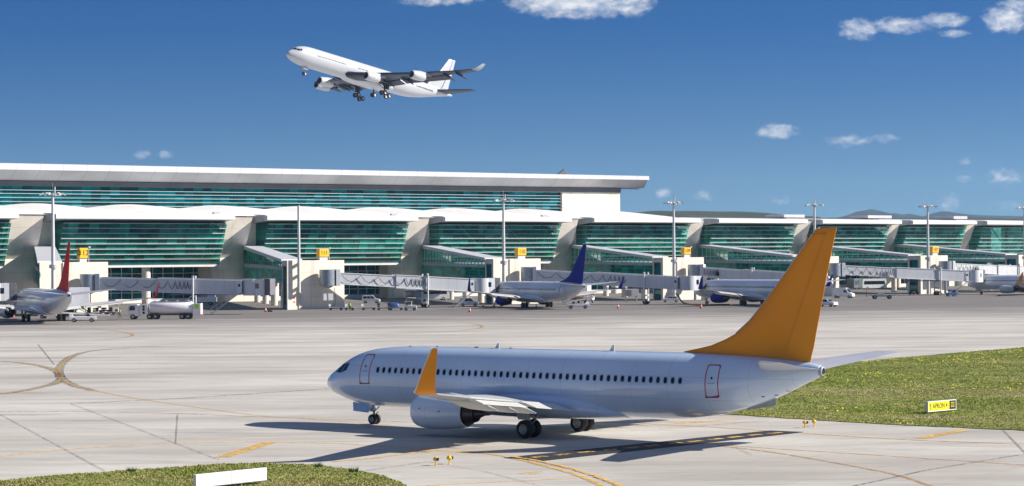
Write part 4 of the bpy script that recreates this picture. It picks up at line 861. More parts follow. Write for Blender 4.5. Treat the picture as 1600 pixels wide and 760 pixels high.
# ---------------------------------------------------------------- four-engined jet taking off
FQ=[(0,-.55,-.75,.06),(.3,0.0,-1.25,.62),(.9,.45,-1.65,1.12),(1.8,1.05,-2.0,1.65),(2.8,1.75,-2.3,2.08),(4,2.3,-2.55,2.42),(5.5,2.62,-2.7,2.66),(7.5,2.8,-2.8,2.8),(10,2.82,-2.82,2.82),(42,2.82,-2.82,2.82),(45,2.82,-2.68,2.78),(49,2.8,-2.05,2.55),(53,2.72,-1.15,2.1),(57,2.5,-.15,1.5),(60,2.2,.55,.92),(62,1.9,1.0,.5),(63,1.65,1.2,.26)]
yaw,pit,rol=3.96283256,.162217563,.0148
F_=Vector((math.cos(yaw)*math.cos(pit),math.sin(yaw)*math.cos(pit),math.sin(pit))); Lp=Vector((-math.sin(yaw),math.cos(yaw),0)); U_=F_.cross(Lp)
L2=Lp*math.cos(rol)+U_*math.sin(rol); U2=-Lp*math.sin(rol)+U_*math.cos(rol)
q=bpy.data.objects.new('jet_airliner',None); COL.objects.link(q); tag(q,'white four engined jet climbing in the sky with its wheels down','jet airliner')
mm=Matrix((-F_,-L2,U2)).transposed().to_4x4(); mm.translation=Vector((-59.83,572.6,66.05)); q.matrix_world=mm
b=MB(); n=40; st=[0,.05,.12,.3,.55,.9,1.3,1.8,2.3,2.8,3.4,4,4.7,5.5,6.5,7.5,10,15,20,30,38,42,43.5,45,47,49,51,53,55,57,58.5,60,61,62,62.6,63]
rs=[]
for a in st:
    zc,h,w_=fus(a,FQ); rs.append([(a,w_*math.sin(2*math.pi*i/n),zc+h*math.cos(2*math.pi*i/n)) for i in range(n)])
b.loft(rs); b.build('fuselage',White2,q,smooth=50)
b=MB(); b.loft([[(a,w_*math.copysign(abs(math.sin(t))**.8,math.sin(t)),-1.6+h*math.cos(t)) for t in [2*math.pi*i/28 for i in range(28)]] for a,w_,h in ((20,1.6,.9),(22.5,2.9,1.5),(26,3.2,1.75),(32,3.2,1.8),(36,2.9,1.6),(39.5,1.6,.9))]); b.build('belly_fairing',White2,q,smooth=60)
b=MB(); b.lathe([(62.7,.24),(63.5,.16),(63.5,.02)],'x',(0,0,1.42),14,0); b.build('exhaust_outlet',Gear,q,smooth=40)
for sd_ in (-1,1):
    for c in (((1.55,.06),(1.85,.75),(2.55,.62),(2.35,.06)),((1.98,.82),(2.75,1.12),(3.1,.82),(2.65,.66)),((2.9,1.13),(3.5,1.12),(3.65,.86),(3.2,.82))):
        b=MB(); patch(b,c,sd_,.03,6,FQ); b.build('cockpit_window',GlassD,q,fix=False)
    for a0,a1 in ((8.6,19.2),(23.5,27.5),(28.8,37.5),(46.5,53.5)):
        b=MB(); a=a0
        while a<a1: oval(b,a,.55,.16,.26,sd_,.03,0,FQ,8); a+=.533
        b.build('window_row',GlassD,q,fix=False)
    WS=[(2.2,19.6,32.2,-1.9,1.9,0),(4.0,21.2,32.0,-1.75,1.5,0),(9.4,25.6,33.4,-1.15,.95,0),(15,30.0,36.2,-.45,.7,0),(19.2,33.2,38.3,.15,.55,0),(24,37.0,40.7,.95,.42,0),(28.2,40.2,42.9,1.75,.3,0),(29.2,41.1,43.4,2.0,.22,0)]
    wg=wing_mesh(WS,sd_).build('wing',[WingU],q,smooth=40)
    b=MB(); b.loft([wl(41.1,43.4,.2,sd_,29.2,2.0,0,1),wl(41.7,43.8,.18,sd_,29.6,2.3,-.6,.8),wl(43.0,44.7,.14,sd_,30.05,3.4,-.95,.3),wl(44.0,45.0,.06,sd_,30.3,4.2,-1,.2)]); b.build('winglet',GreyM,wg,smooth=50)
    for l in (6.5,12,15.5,22.5,25.5):
        te=interp([(s_[0],s_[2]) for s_ in WS],l); z=interp([(s_[0],s_[3]) for s_ in WS],l)
        b=MB(); b.loft([[(te-3.4+x_,sd_*l+yy_*math.sin(t),z-dz+hh*math.cos(t)) for t in [2*math.pi*i/10 for i in range(10)]] for x_,yy_,hh,dz in ((0,.03,.03,.3),(1,.22,.35,.5),(2.6,.26,.42,.65),(4.2,.2,.3,.95),(5.3,.04,.06,1.3))]); b.build('flap_fairing',WingU,wg,smooth=60)
    for l0,l1,ch in ((3.2,9.6,2.1),(10.2,21.5,1.7)):
        b=MB(); rs=[]
        for l in (l0,l1):
            te=interp([(s_[0],s_[2]) for s_ in WS],l); z=interp([(s_[0],s_[3]) for s_ in WS],l); rs.append([(te-.5,sd_*l,z+.05),(te+ch,sd_*l,z-.75),(te+ch,sd_*l,z-.82),(te-.5,sd_*l,z-.25)])
        b.loft(rs); b.build('flap',WingU,wg)
    for x_,l,z in ((20.6,9.37,-2.75),(28.2,19.2,-1.45)):
        cw=nacelle(q,sd_,(x_,l,z),4.7,1.22,White2,Cone)
        b=MB(); b.loft([[(x_+a_,sd_*l-w_,z+za),(x_+a_,sd_*l+w_,z+za),(x_+a_,sd_*l+w_,z+zb),(x_+a_,sd_*l-w_,z+zb)] for a_,w_,za,zb in ((1.2,.03,1.0,1.25),(3,.2,.8,1.5),(5.3,.25,.5,1.55),(7.5,.08,.9,1.3))]); b.build('pylon',White2,cw,smooth=40)
    b=MB(); b.loft([airfoil(le,te,th,sd_*l,z) for l,le,te,z,th in ((.6,54.8,60.8,1.35,.6),(3,56.6,61.4,1.55,.45),(9.4,61.2,63.4,2.25,.2),(9.7,61.6,63.5,2.3,.1))]); b.build('stabilizer',WingU,q,smooth=40)
    g=MB(); y=sd_*5.34; g.tube((31.6,y*.92,-1.8),(32.2,y,-5.0),.24,.2,n=12); g.tube((31.4,y,-4.75),(33.2,y,-5.45),.14,n=8); g.tube((32,y,-3.9),(31.8,y*.55,-2.3),.1,n=6); g.box((32,y+sd_*.7,-3.0),(1.5,.08,1.8)); gg=g.build('main_gear',DMetal,q,smooth=40)
    for a_,z in ((31.4,-4.85),(33.1,-5.5)):
        for q_ in (-.7,.7): wheel('wheel',(a_,y+q_,z),.70,.5,gg)
g=MB(); g.tube((32.6,0,-2.6),(32.8,0,-4.9),.2,n=10); g.tube((32.8,-.6,-4.9),(32.8,.6,-4.9),.12,n=8); gg=g.build('centre_gear',DMetal,q,smooth=40)
for q_ in (-.5,.5): wheel('wheel',(32.8,q_,-4.9),.66,.42,gg)
g=MB(); g.tube((6.6,0,-2.4),(6.9,0,-4.55),.13,n=10); g.tube((6.9,-.4,-4.55),(6.9,.4,-4.55),.1,n=8)
for sd_ in (-1,1): g.box((6.7,sd_*.55,-3.05),(1.6,.06,.9),1)
gg=g.build('nose_gear',[Gear,White2],q,smooth=40)
for q_ in (-.36,.36): wheel('wheel',(6.9,q_,-4.6),.52,.3,gg)
FO=[(2.1,50.5,61.3,.2),(2.9,53.0,61.5,.55),(5,55.2,61.9,.6),(8,57.8,62.6,.45),(11,60.1,63.2,.3),(11.7,60.7,63.35,.2),(11.85,61.1,63.4,.08)]
b=MB(); b.loft([airfoil(le,le+(te-le)*.69,th,0,z,axis='z') for z,le,te,th in FO]); fin=b.build('tail_fin',White2,q,smooth=50)
b=MB(); b.loft([[(le+(te-le)*.705,-th*.32,z),(te,-.02,z),(te,.02,z),(le+(te-le)*.705,th*.32,z)] for z,le,te,th in FO]); b.build('rudder',White2,fin)
# ---------------------------------------------------------------- jet bridges
def jet_bridge(P0,P1,zf0,zf1,mt,label,cab_dir=None,leg=.62,cable=True,stairs=True,boxbelow=False,post=True):
    P0=Vector(P0[:2]);P1=Vector(P1[:2]); d=P1-P0; L=d.length; rz=math.atan2(d.y,d.x)
    e=empty('jet_bridge',(P0.x,P0.y,0),rz,label,'jet bridge','jet bridges between the piers and the airliners')
    zc=lambda x:zf0+(zf1-zf0)*x/L
    b=MB(); b.tube((0,0,zf0-.35),(0,0,zf0+3.0),1.75,n=24); b.tube((0,0,0 if post else zf0-.3),(0,0,zf0-.35),.35,n=12); b.tube((0,0,zf0-.9),(0,0,zf0-.35),.5,1.5,n=16)
    b.build('rotunda',mat('rotunda_grey',(.30,.34,.38),.35,metal=.3,var=.15,scale=1.2),e,smooth=40)
    b=MB(); b.box((1.9,0,zf0+1.3),(.9,3.0,3.5)); b.build('collar',BridgeG,e)
    def tun(x0,x1,w,h,off,nm,m):
        b=MB(); c=[(-w/2,0),(w/2,0),(w/2,h-.15),(w/2-.2,h),(-w/2+.2,h),(-w/2,h-.15)]
        b.loft([[(x,y,zc(x)+off+z) for y,z in c] for x in (x0,x1)])
        t=b.build(nm,m,e); b=MB()
        for z in (0.0,h): 
            for y in (-w/2-.04,w/2+.04): b.hexa([(x0,y-.05,zc(x0)+off+z-.12),(x1,y-.05,zc(x1)+off+z-.12),(x1,y+.05,zc(x1)+off+z-.12),(x0,y+.05,zc(x0)+off+z-.12)],[(x0,y-.05,zc(x0)+off+z+.06),(x1,y-.05,zc(x1)+off+z+.06),(x1,y+.05,zc(x1)+off+z+.06),(x0,y+.05,zc(x0)+off+z+.06)])
        b.build('edge_rail',BridgeW,t)
        return t
    tun(2.3,L*.55,2.5,2.35,.12,'inner_tunnel',mt); ot=tun(L*.42,L-2.6,2.95,2.75,-.08,'outer_tunnel',mt)
    b=MB(); zl=zc(L*leg)
    xl=L*leg
    b.box((L*.7,0,zc(L*.7)-.35),(L*.42,1.1,.25)); b.build('underframe',BridgeD,e)
    b=MB()
    for y in (-1.75,1.75): b.tube((xl,y,.7),(xl,y,zl+3.2),.17,n=10)
    b.box((xl,0,zl-.45),(.35,3.6,.35)); b.box((xl,0,.95),(.7,2.6,.5)); b.box((xl,0,2.0),(.25,3.5,.25)); b.box((xl,-1.75,zl+3.15),(.4,.4,.3)); lg=b.build('support_leg',BridgeW,e,smooth=40)
    for y in (-.95,.95):
        for q in (-.2,.2): wheel('wheel',(xl,y+q*1.6,.52),.52,.36,lg)
    # cab turned to the aircraft
    ca=(cab_dir-rz) if cab_dir is not None else 0
    ze=zf1-.1; c=(L-.6,0)
    b=MB(); b.tube((c[0],c[1],ze-.15),(c[0],c[1],ze+3.05),1.95,n=20); cb=b.build('cab',mt,e,smooth=40)
    dx,dy=math.cos(ca),math.sin(ca)
    b=MB(); b.box((c[0]+dx*1.6,c[1]+dy*1.6,ze+1.45),(2.6,3.2,3.2),rz=ca); b.box((c[0]+dx*1.2-dy*-1.62,c[1]+dy*1.2+dx*-1.62,ze+1.7),(1.1,.06,1.0),1,rz=ca); b.build('cab_front',[BridgeW,GlassD],cb)
    b=MB()
    for k in range(4):
        x_=3.0+k*.28; b.box((c[0]+dx*x_,c[1]+dy*x_,ze+1.5),(.2,3.4-.05*k,3.25-.02*k),rz=ca)
        b.box((c[0]+dx*(x_+.14),c[1]+dy*(x_+.14),ze+1.5),(.09,3.2,3.1),rz=ca)
    b.build('bellows_canopy',Bellow,cb)
    b=MB(); b.box((L-3.1,-1.5,zf1+1.3),(.9,.15,2.3)); b.box((L-3.1,-1.6,zf1+1.75),(.4,.05,.55),1); b.box((L-3.1,-1.6,zf1+.3),(.55,.12,.9)); b.build('side_door',[BridgeW,Black],ot)
    if stairs:
        b=MB(); x0,x1=L-3.2,L-3.2-zf1*1.35
        for y in (-2.75,-1.85):
            b.tube((x0,y,zf1+.05),(x1,y,.15),.07,n=4); b.tube((x0,y,zf1+1.1),(x1,y,1.2),.035,n=4)
            for k in range(6): t=k/5; xx=x0+(x1-x0)*t; zz_=zf1+.05+(.15-zf1-.05)*t; b.tube((xx,y,zz_),(xx,y,zz_+1.05),.025,n=4)
        n=int(zf1/.22)
        for k in range(n): t=(k+.5)/n; b.box((x0+(x1-x0)*t,-2.3,zf1+(.1-zf1)*t),(.28,.86,.04))
        b.box((L-2.7,-2.3,zf1),(1.3,1.2,.08)); b.build('stairs',Steel,e)
    if cable:
        b=MB(); pts=[]; xe=L*(.62 if cable is True else cable); x=2.6; amp=1.55
        seg=[.22,.2,.18,.14,.08,.05,.045,.04,.04]; tot=sum(seg)
        for j,sg_ in enumerate(seg):
            w_=sg_/tot*(xe-2.6)
            for k in range(8):
                t=k/8; pts.append((x+w_*t,-1.62,zc(x)+2.15-amp*abs(math.sin(math.pi*t))**.8))
            x+=w_
        b.path(pts,.055,5); b.build('festoon_cable',Black,e)
    if boxbelow:
        b=MB(); b.box((-.2,-.3,2.6),(2.1,1.6,1.4)); b.build('machine_box',BridgeW,e)
        b=MB(); b.path([(.9,-1.6,4.6),(1.3,-1.7,2.2),(.9,-1.7,.8),(.2,-1.7,.6),(-.1,-1.4,1.8)],.06,5); b.build('hanging_cable',Black,e)
    return e
def roto(i,xc,dd=-2.6): p=wp(ws(xc,dd,440),dd); return p
e0=roto(0,139); jet_bridge(e0,pz(400,440,417),5.0,3.9,BridgeG,'grey jet bridge with its cab left free, above the fuel tanker',R(-12),.63,True,True)
jet_bridge(roto(1,512),(-6.3,465.3),5.35,3.25,BridgeG,'grey jet bridge reaching the nose of the blue finned airliner',R(30),.62,True,True,True,False)
jet_bridge(roto(2,826),(39.6,474.8),5.45,3.35,BridgeG,'grey jet bridge running behind the blue tail fin',R(33),.73,True,False)
jet_bridge(roto(3,1086),pz(1268,440,512),5.6,3.6,BridgeW,'white jet bridge above the airliner half hidden by the orange fin',R(-20),.5,.22,False)
jet_bridge(roto(4,1304),(121.6,562.6),5.6,3.5,BridgeG,'grey jet bridge right of the orange fin, above the coach and flatbed dolly',R(52),.73,.4,True)
jet_bridge(roto(5,1477),pz(1655,440,605),5.8,3.8,BridgeW,'white jet bridge leaving the photo at the right edge',None,.6,.25,False)
jet_bridge(pz(-160,440,380),(-94.2,390.6),5.6,3.7,BridgeW,'white jet bridge cab docked to the red finned airliner at left',R(24),.6,False,False)
# ---------------------------------------------------------------- vehicles
def vehicle(name,pos,rz,label,cat,prof,W,m,wins=(),front=(),wheels=(),wr=.33,group=None,extra=None,lean=.06):
    e=empty(name,(pos.x,pos.y,0),rz,label,cat,group)
    b=MB(); zt=max(p[1] for p in prof)
    def yy(z): return W/2*(1-lean*max(0,(z-zt*.5)/(zt*.5)))
    b.loft([[(x,-yy(z),z) for x,z in prof],[(x,yy(z),z) for x,z in prof]]); bd=b.build('body',m,e,bevel=.04)
    for poly in wins:
        b=MB()
        for s_ in (-1,1): b.loft([[(x,s_*(yy(z)+.004),z) for x,z in poly],[(x,s_*(yy(z)+.018),z) for x,z in poly]])
        b.build('side_window',Gold,bd)
    for (x0,z0_,x1,z1_) in front:
        b=MB(); o=.02 if x0>0 else -.02; b.hexa([(x0+o,-yy(z0_)*.86,z0_),(x0+o,yy(z0_)*.86,z0_),(x1+o,yy(z1_)*.86,z1_),(x1+o,-yy(z1_)*.86,z1_)],[(x0+o*2,-yy(z0_)*.86,z0_),(x0+o*2,yy(z0_)*.86,z0_),(x1+o*2,yy(z1_)*.86,z1_),(x1+o*2,-yy(z1_)*.86,z1_)]); b.build('windscreen',Gold,bd)
    for x in wheels:
        for s_ in (-1,1): wheel('wheel',(x,s_*(W/2-.1),wr),wr,.22,e)
    xf=max(p[0] for p in prof); xr=min(p[0] for p in prof)
    for s_ in (-1,1):
        b=MB(); b.box((xf-.02,s_*W*.36,.78),(.08,.26,.16)); b.build('headlight',Steel,bd); b=MB(); b.box((xr+.0,s_*W*.42,.95),(.06,.14,.3)); b.build('tail_light',RedLine,bd)
    if extra: extra(e,bd)
    return e
VANP=[(-2.1,.35),(-2.1,1.0),(-1.98,1.75),(-1.8,1.86),(.35,1.88),(.6,1.8),(1.22,1.12),(1.95,.95),(2.1,.75),(2.1,.35)]
VW=[[(-1.85,1.12),(-1.75,1.62),(-1.0,1.64),(-1.0,1.12)],[(-.88,1.12),(-.88,1.64),(-.12,1.64),(-.12,1.12)],[(.0,1.12),(.0,1.64),(.5,1.62),(.98,1.12)]]
vehicle('van',gnd(580,474),R(-4),'small white van with side windows, parked left of the long jet bridge leg',"van",VANP,1.75,VWhite,VW,[(1.22,1.12,.62,1.78)],(-1.35,1.35),.34)
vehicle('van',gnd(733,478.5),R(-3),'white van left of the blue engine of the parked airliner',"van",VANP,1.75,VWhite,[VW[1],VW[2]],[(1.22,1.12,.62,1.78)],(-1.35,1.35),.34)
vehicle('van',gnd(1318,466),R(-30),'white delivery van behind the pier right of the orange fin',"van",[(-2.6,.4),(-2.6,2.4),(-2.4,2.55),(.7,2.55),(1.0,2.45),(1.7,1.4),(2.5,1.15),(2.65,.8),(2.65,.4)],2.0,VWhite,[[(.35,1.4),(.35,2.0),(.95,1.95),(1.4,1.4)]],[(1.7,1.42,1.02,2.38)],(-1.7,1.75),.37)
CARP=[(-2,.3),(-2.05,.85),(-1.6,1.0),(-1.2,1.4),(.3,1.45),(1.0,.98),(1.9,.85),(2.05,.6),(2.05,.3)]
CW_=[[(-1.45,1.0),(-1.12,1.33),(-.5,1.36),(-.5,.99)],[(-.42,.99),(-.42,1.36),(.25,1.37),(.8,.99)]]
vehicle('car',gnd(1048,472.5),R(176),'low white car under the jet bridge behind the blue tail fin','car',CARP,1.7,VWhite,CW_,[(1.0,1.0,.32,1.42)],(-1.25,1.3),.32)
vehicle('car',gnd(1291,479.5),R(-40),'white pickup car just right of the orange tail fin','car',[(-2.4,.4),(-2.4,1.0),(-.6,1.0),(-.55,1.6),(.6,1.62),(1.1,1.1),(2.3,.98),(2.4,.4)],1.8,VWhite,[[(-.45,1.08),(-.42,1.5),(.5,1.52),(.85,1.08)]],[(1.1,1.12,.63,1.58)],(-1.5,1.6),.36)
BUSP=[(-4.0,.4),(-4.05,1.3),(-3.9,3.1),(-3.7,3.25),(3.6,3.25),(3.85,3.0),(4.05,1.4),(4.05,.4)]
vehicle('coach',gnd(1364,452.5),R(16),'white coach with a dark window band, parked by the ground floor','coach',BUSP,2.5,VWhite,[[(-3.5,1.6),(-3.4,2.6),(3.3,2.6),(3.45,1.6)]],[(4.05,1.42,3.87,2.95)],(-2.4,2.5),.45)
vehicle('coach',gnd(1336,452),R(60),'dark coach front standing left of the white coach','coach',BUSP,2.5,BridgeD,[[(-3.5,1.4),(-3.4,2.7),(3.3,2.7),(3.45,1.4)]],[(4.05,1.2,3.87,2.95)],(-2.4,2.5),.45)
vehicle('coach',gnd(676,469.5),R(12),'white bus beyond the jet bridge leg of the blue finned airliner','coach',BUSP,2.5,VWhite,[[(-3.5,1.6),(-3.4,2.6),(3.3,2.6),(3.45,1.6)]],[(4.05,1.42,3.87,2.95)],(-2.4,2.5),.45)
def tank_extra(e,bd):
    b=MB(); b.lathe([(-5.6,.2),(-5.5,.95),(-5.3,1.1),(2.2,1.1),(2.4,.95),(2.5,.2)],'x',(0,0,2.05),28,0); b.build('tank',TankW,e,smooth=50)
    b=MB(); b.box((-1.6,0,3.2),(7,.9,.08)); 
    for x in (-4.5,-2.5,-.5,1.3): b.tube((x,0,3.1),(x,0,3.35),.28,n=10)
    for s_ in (-1,1): b.tube((-5,s_*.5,3.55),(2,s_*.5,3.55),.03,n=4)
    b.build('walkway',Steel,e)
    b=MB(); b.box((3.35,0,1.7),(1.5,2.3,1.9)); b.build('hose_cabinet',VWhite,e)
    for z in (1.2,1.8,2.3):
        b=MB(); b.tube((3.3,1.17,z),(3.3,1.3,z),.22,n=12); b.build('hose_reel',Bag1,e)
    b=MB(); b.box((-1.4,0,.85),(8.6,1.0,.3)); b.build('chassis',BridgeD,e)
    b=MB(); b.box((-6.3,0,1.75),(1.4,2.3,2.2)); b.box((-6.3,1.17,2.3),(.8,.03,.8),1); b.build('rear_cabinet',[VWhite,HiVis],e)
    b=MB(); b.box((-7.05,0,.75),(.1,2.2,.25)); b.build('bumper',RedLine,e)
    for x in (1.2,2.3,-3.6,-4.7): 
        for s_ in (-1,1): wheel('wheel',(x,s_*1.05,.5),.5,.3,e)
vehicle('tanker_truck',gnd(255,499),R(178),'white fuel tanker truck parked under the free jet bridge','tanker truck',[(4.2,.6),(4.2,2.4),(4.5,2.75),(5.7,2.75),(6.1,2.4),(6.35,1.5),(6.4,.6)],2.4,VWhite,[[(4.9,1.65),(4.9,2.45),(5.75,2.45),(6.05,1.65)]],[(6.33,1.6,6.12,2.4)],(5.3,),.5,extra=tank_extra)
def struck(e,bd):
    b=MB(); b.box((-1.5,0,1.25),(4.6,2.1,1.1)); b.box((-2.6,0,2.1),(1.8,1.9,.7)); b.build('service_body',VWhite,e,bevel=.05)
    b=MB(); b.box((-.6,-1.07,1.25),(1.4,.03,.6)); b.build('locker',BridgeD,e)
vehicle('service_truck',gnd(313,477),R(183),'low white service truck behind the rear of the fuel tanker','service truck',[(.9,.5),(.9,1.9),(1.1,2.15),(2.2,2.15),(2.8,1.35),(3.4,1.2),(3.5,.5)],2.1,VWhite,[[(1.15,1.4),(1.2,1.95),(2.05,1.95),(2.45,1.4)]],[(2.8,1.38,2.22,2.1)],(2.5,-2.4),.42,extra=struck)
def belt_loader(pos,rz,label,rails=False,L=8.0,up=1.0):
    e=empty('belt_loader',(pos.x,pos.y,0),rz,label,'belt loader','belt loaders beside the parked airliners')
    b=MB(); b.box((0,0,.72),(4.6,1.6,.55)); b.box((-2.0,-.5,1.15),(.7,.5,.4)); b.build('chassis',VWhite,e,bevel=.05)
    for x in (-1.5,1.5):
        for s_ in (-1,1): wheel('wheel',(x,s_*.75,.36),.36,.24,e)
    b=MB(); b.hexa([(-L/2,-.45,1.15+up*1.2),(-L/2,.45,1.15+up*1.2),(L/2,.45,1.05),(L/2,-.45,1.05)],[(-L/2,-.45,1.45+up*1.2),(-L/2,.45,1.45+up*1.2),(L/2,.45,1.3),(L/2,-.45,1.3)]); bt=b.build('conveyor',VWhite,e)
    b=MB(); b.hexa([(-L/2,-.33,1.46+up*1.2),(-L/2,.33,1.46+up*1.2),(L/2,.33,1.31),(L/2,-.33,1.31)],[(-L/2,-.33,1.49+up*1.2),(-L/2,.33,1.49+up*1.2),(L/2,.33,1.34),(L/2,-.33,1.34)]); b.build('belt',Rubber,bt)
    b=MB()
    for s_ in (-.55,.55):
        b.tube((-L/2,s_,2.0+up*1.2),(L/2,s_,1.9),.045,n=5)
        for k in range(7): t=k/6; b.tube((-L/2+L*t,s_,1.4+up*1.2*(1-t)),(-L/2+L*t,s_,2.0+up*1.2*(1-t)-.1*t),.035,n=4)
    if rails: b.build('guard_rail',OrangeR,bt)
    b=MB(); b.box((.9,-.35,1.15),(.5,.5,.5)); b.box((.7,-.35,1.5),(.12,.5,.6)); b.build('driver_seat',Black,e)
    return e
belt_loader(gnd(80,498),R(172),'white belt loader half hidden under the red finned airliner tail',up=.5,L=6)
belt_loader(gnd(130,503.5),R(5),'white belt loader nearest the camera right of the red tail',up=.35,L=9)
belt_loader(gnd(903,482.5),R(183),'white belt loader with orange rails below the open rear door',True,6.5,.9)
def lift_truck(pos,rz,zb,label,hb=3.0,L=4.2):
    e=empty('catering_truck',(pos.x,pos.y,0),rz,label,'catering truck','high loading catering trucks')
    b=MB(); b.box((0,0,.85),(5.6,1.2,.4)); b.build('chassis',BridgeD,e)
    b=MB(); b.box((3.0,0,1.45),(1.7,2.2,1.6)); b.box((3.3,0,1.9),(1.2,2.24,.6),1); b.build('driver_cab',[VWhite,Gold],e,bevel=.06)
    b=MB(); b.box((-.4,0,zb+hb/2),(L,2.4,hb)); b.build('lifting_box',VWhite,e,bevel=.04)
    b=MB()
    for s_ in (-.8,.8): b.tube((-1.8,s_,1.05),(1.2,s_,zb),.09,n=6); b.tube((1.2,s_,1.05),(-1.8,s_,zb),.09,n=6)
    b.build('scissor_lift',Steel,e)
    for x in (-1.8,2.8):
        for s_ in (-1,1): wheel('wheel',(x,s_*.95,.48),.48,.3,e)
    return e
lift_truck(gnd(121,499),R(190),2.8,'white box truck lifted high right of the red tail fin',3.0,3.6)
lift_truck(gnd(914,474),R(70),1.9,'white catering truck lifted beside the blue finned airliner tail',3.4,3.0)
# baggage dollies
def dolly(pos,rz,label,load=None,m=Bag1,L=3.0,board=True):
    e=empty('baggage_dolly',(pos.x,pos.y,0),rz,label,'baggage dolly','baggage dollies on the apron')
    b=MB(); b.box((0,0,.55),(L,1.45,.12)); b.tube((L/2,0,.5),(L/2+.8,0,.35),.04,n=6); b.box((0,0,.42),(L*.8,.3,.14)); b.build('deck',Steel,e)
    for x in (-L*.36,L*.36):
        for s_ in (-1,1): wheel('wheel',(x,s_*.55,.26),.26,.16,e)
    if board: b=MB(); b.box((-L/2+.05,0,.98),(.08,1.4,.75)); b.box((-L/2+.25,.3,1.05),(.4,.5,.4)); b.build('end_board',VWhite,e)
    return e
def luggage(pos,rz,n,seed,label,z=.62,m=None):
    rr=random.Random(seed); e=empty('luggage_pile',(pos.x,pos.y,z),rz,label,'luggage')
    for k in range(n):
        b=MB(); sz=(rr.uniform(.4,.75),rr.uniform(.4,.6),rr.uniform(.3,.45)); b.box((-1.1+2.2*(k%max(2,(n+1)//2))/max(1,(n+1)//2-1),rr.uniform(-.35,.35),.22+.42*(k//max(2,(n+1)//2))),sz,rz=rr.uniform(-.3,.3)); b.build('suitcase',m or rr.choice([Bag1,Navy,DMetal,Copper]),e,bevel=.05)
dolly(gnd(525,485),R(2),'empty baggage dolly before the gate pier wall, leftmost of the train')
dolly(gnd(546,485),R(2),'short baggage dolly beside the worker in a yellow vest',L=1.8)
dolly(gnd(576,485),R(1),'empty baggage dolly in front of the small white van')
dolly(gnd(600,485),R(2),'baggage dolly with dark bags in the dolly train',board=False); luggage(gnd(600,485),0,4,3,'dark bags on a baggage dolly near the blue cover')
dolly(gnd(619,485),R(0),'baggage dolly carrying a blue covered load',board=False)
b=MB(); g_=gnd(617,485); b.loft([[(x,math.cos(t)*.68*k,.0+max(0,math.sin(t))*1.0*k) for t in [2*math.pi*i/16 for i in range(16)]] for x,k in ((-.9,.6),(-.6,1),(.5,1),(.8,.7))]); tag(b.build('covered_load',VBlue,smooth=True,loc=(g_.x,g_.y,.62)),'bright blue tarpaulin covered load on a baggage dolly','covered load')
def tractor(pos,rz,label,m):
    e=empty('tow_tractor',(pos.x,pos.y,0),rz,label,'tow tractor','airport tow tractors')
    b=MB(); b.prism([(-1.3,.3),(-1.3,1.0),(-.9,1.15),(.1,1.0),(1.2,.95),(1.35,.8),(1.35,.3)],-.65,.65); b.build('body',m,e,bevel=.05)
    b=MB()
    for x in (-1.0,.3):
        for s_ in (-.58,.58): b.tube((x,s_,1.0),(x,s_,1.85),.035,n=5)
    b.box((-.35,0,1.88),(1.6,1.3,.08)); b.build('canopy_frame',m,e)
    b=MB(); b.box((-.6,0,1.15),(.45,.9,.15)); b.box((-.82,0,1.4),(.1,.9,.45)); b.build('seat',Black,e)
    for x in (-.85,.85):
        for s_ in (-1,1): wheel('wheel',(x,s_*.58,.32),.32,.2,e)
tractor(gnd(641,485.5),R(0),'white tow tractor at the right end of the dolly train',VWhite)
tractor(gnd(1487,463.5),R(200),'blue tow tractor by the nose of the small orange winglet airliner',VBlue)
for k,(x,y) in enumerate(((148,493),(161,492.5),(173,492))):
    dolly(gnd(x,y),R(8),('dark loaded baggage dolly nearest the red tail','middle one of three loaded baggage dollies left of the tanker','loaded baggage dolly next to the small white cart')[k],board=False,L=1.45)
    luggage(gnd(x,y),R(8),5,20+k,('dark suitcases on the dolly nearest the red tail','dark suitcases on the middle one of three dollies','dark suitcases beside the small white cart')[k])
e=empty('equipment_cart',gnd(181.5,491),R(5),'small white box cart beside the walking worker','cart')
b=MB(); b.box((0,0,.85),(1.0,.9,.85)); b.build('box',VWhite,e,bevel=.04)
for x in (-.35,.35):
    for s_ in (-1,1): wheel('wheel',(x,s_*.35,.2),.2,.12,e)
e=empty('flatbed_dolly',gnd(1378,467.5),R(-3),'large grey flatbed dolly with big black wheels, right of the fin','dolly')
b=MB(); b.box((0,0,.95),(6.2,2.0,.22)); b.box((0,0,.72),(3,.6,.3)); b.box((3.6,0,.8),(1.4,.1,.1)); b.box((-.2,0,1.2),(1.4,.9,.3)); b.build('deck',Steel,e)
for x in (-1.75,1.75):
    for s_ in (-1,1): wheel('wheel',(x,s_*.85,.5),.5,.35,e)
luggage(gnd(1428,461),R(0),6,44,'dark and brown luggage stacked under the grey unit right of the fin',.02)
# conditioned air units under the bridges
def unit(x,y,Y,w_,h_,label,split=.4):
    p=pz(x,y,Y); e=empty('air_unit',(p.x,p.y,0),WA*.3,label,'air unit','grey air units under the jet bridges')
    b=MB(); b.box((0,0,p.z),(w_,2,h_)); b.build('housing',mat('unit_grey',(.42,.43,.45),.5,var=.08,scale=1),e,bevel=.04)
    b=MB(); 
    for k in range(6): b.box((-w_*split/1.6,-1.02,p.z-h_*.35+k*h_*.14),(w_*.42,.04,h_*.07))
    b.build('grille',BridgeD,e)
    for s_ in (-1,1): b=MB(); b.box((s_*w_*.4,0,(p.z-h_/2)/2),(.15,.9,max(.1,p.z-h_/2))); b.build('leg',Steel,e)
unit(647,458.5,505,4.4,2.0,'grey louvered air unit right of the small white van')
unit(986,457.5,505,3.2,1.7,'grey louvered air unit left of the wheeled bridge leg')
unit(1427,448,600,3.6,1.9,'grey louvered air unit above the stacked luggage at right')
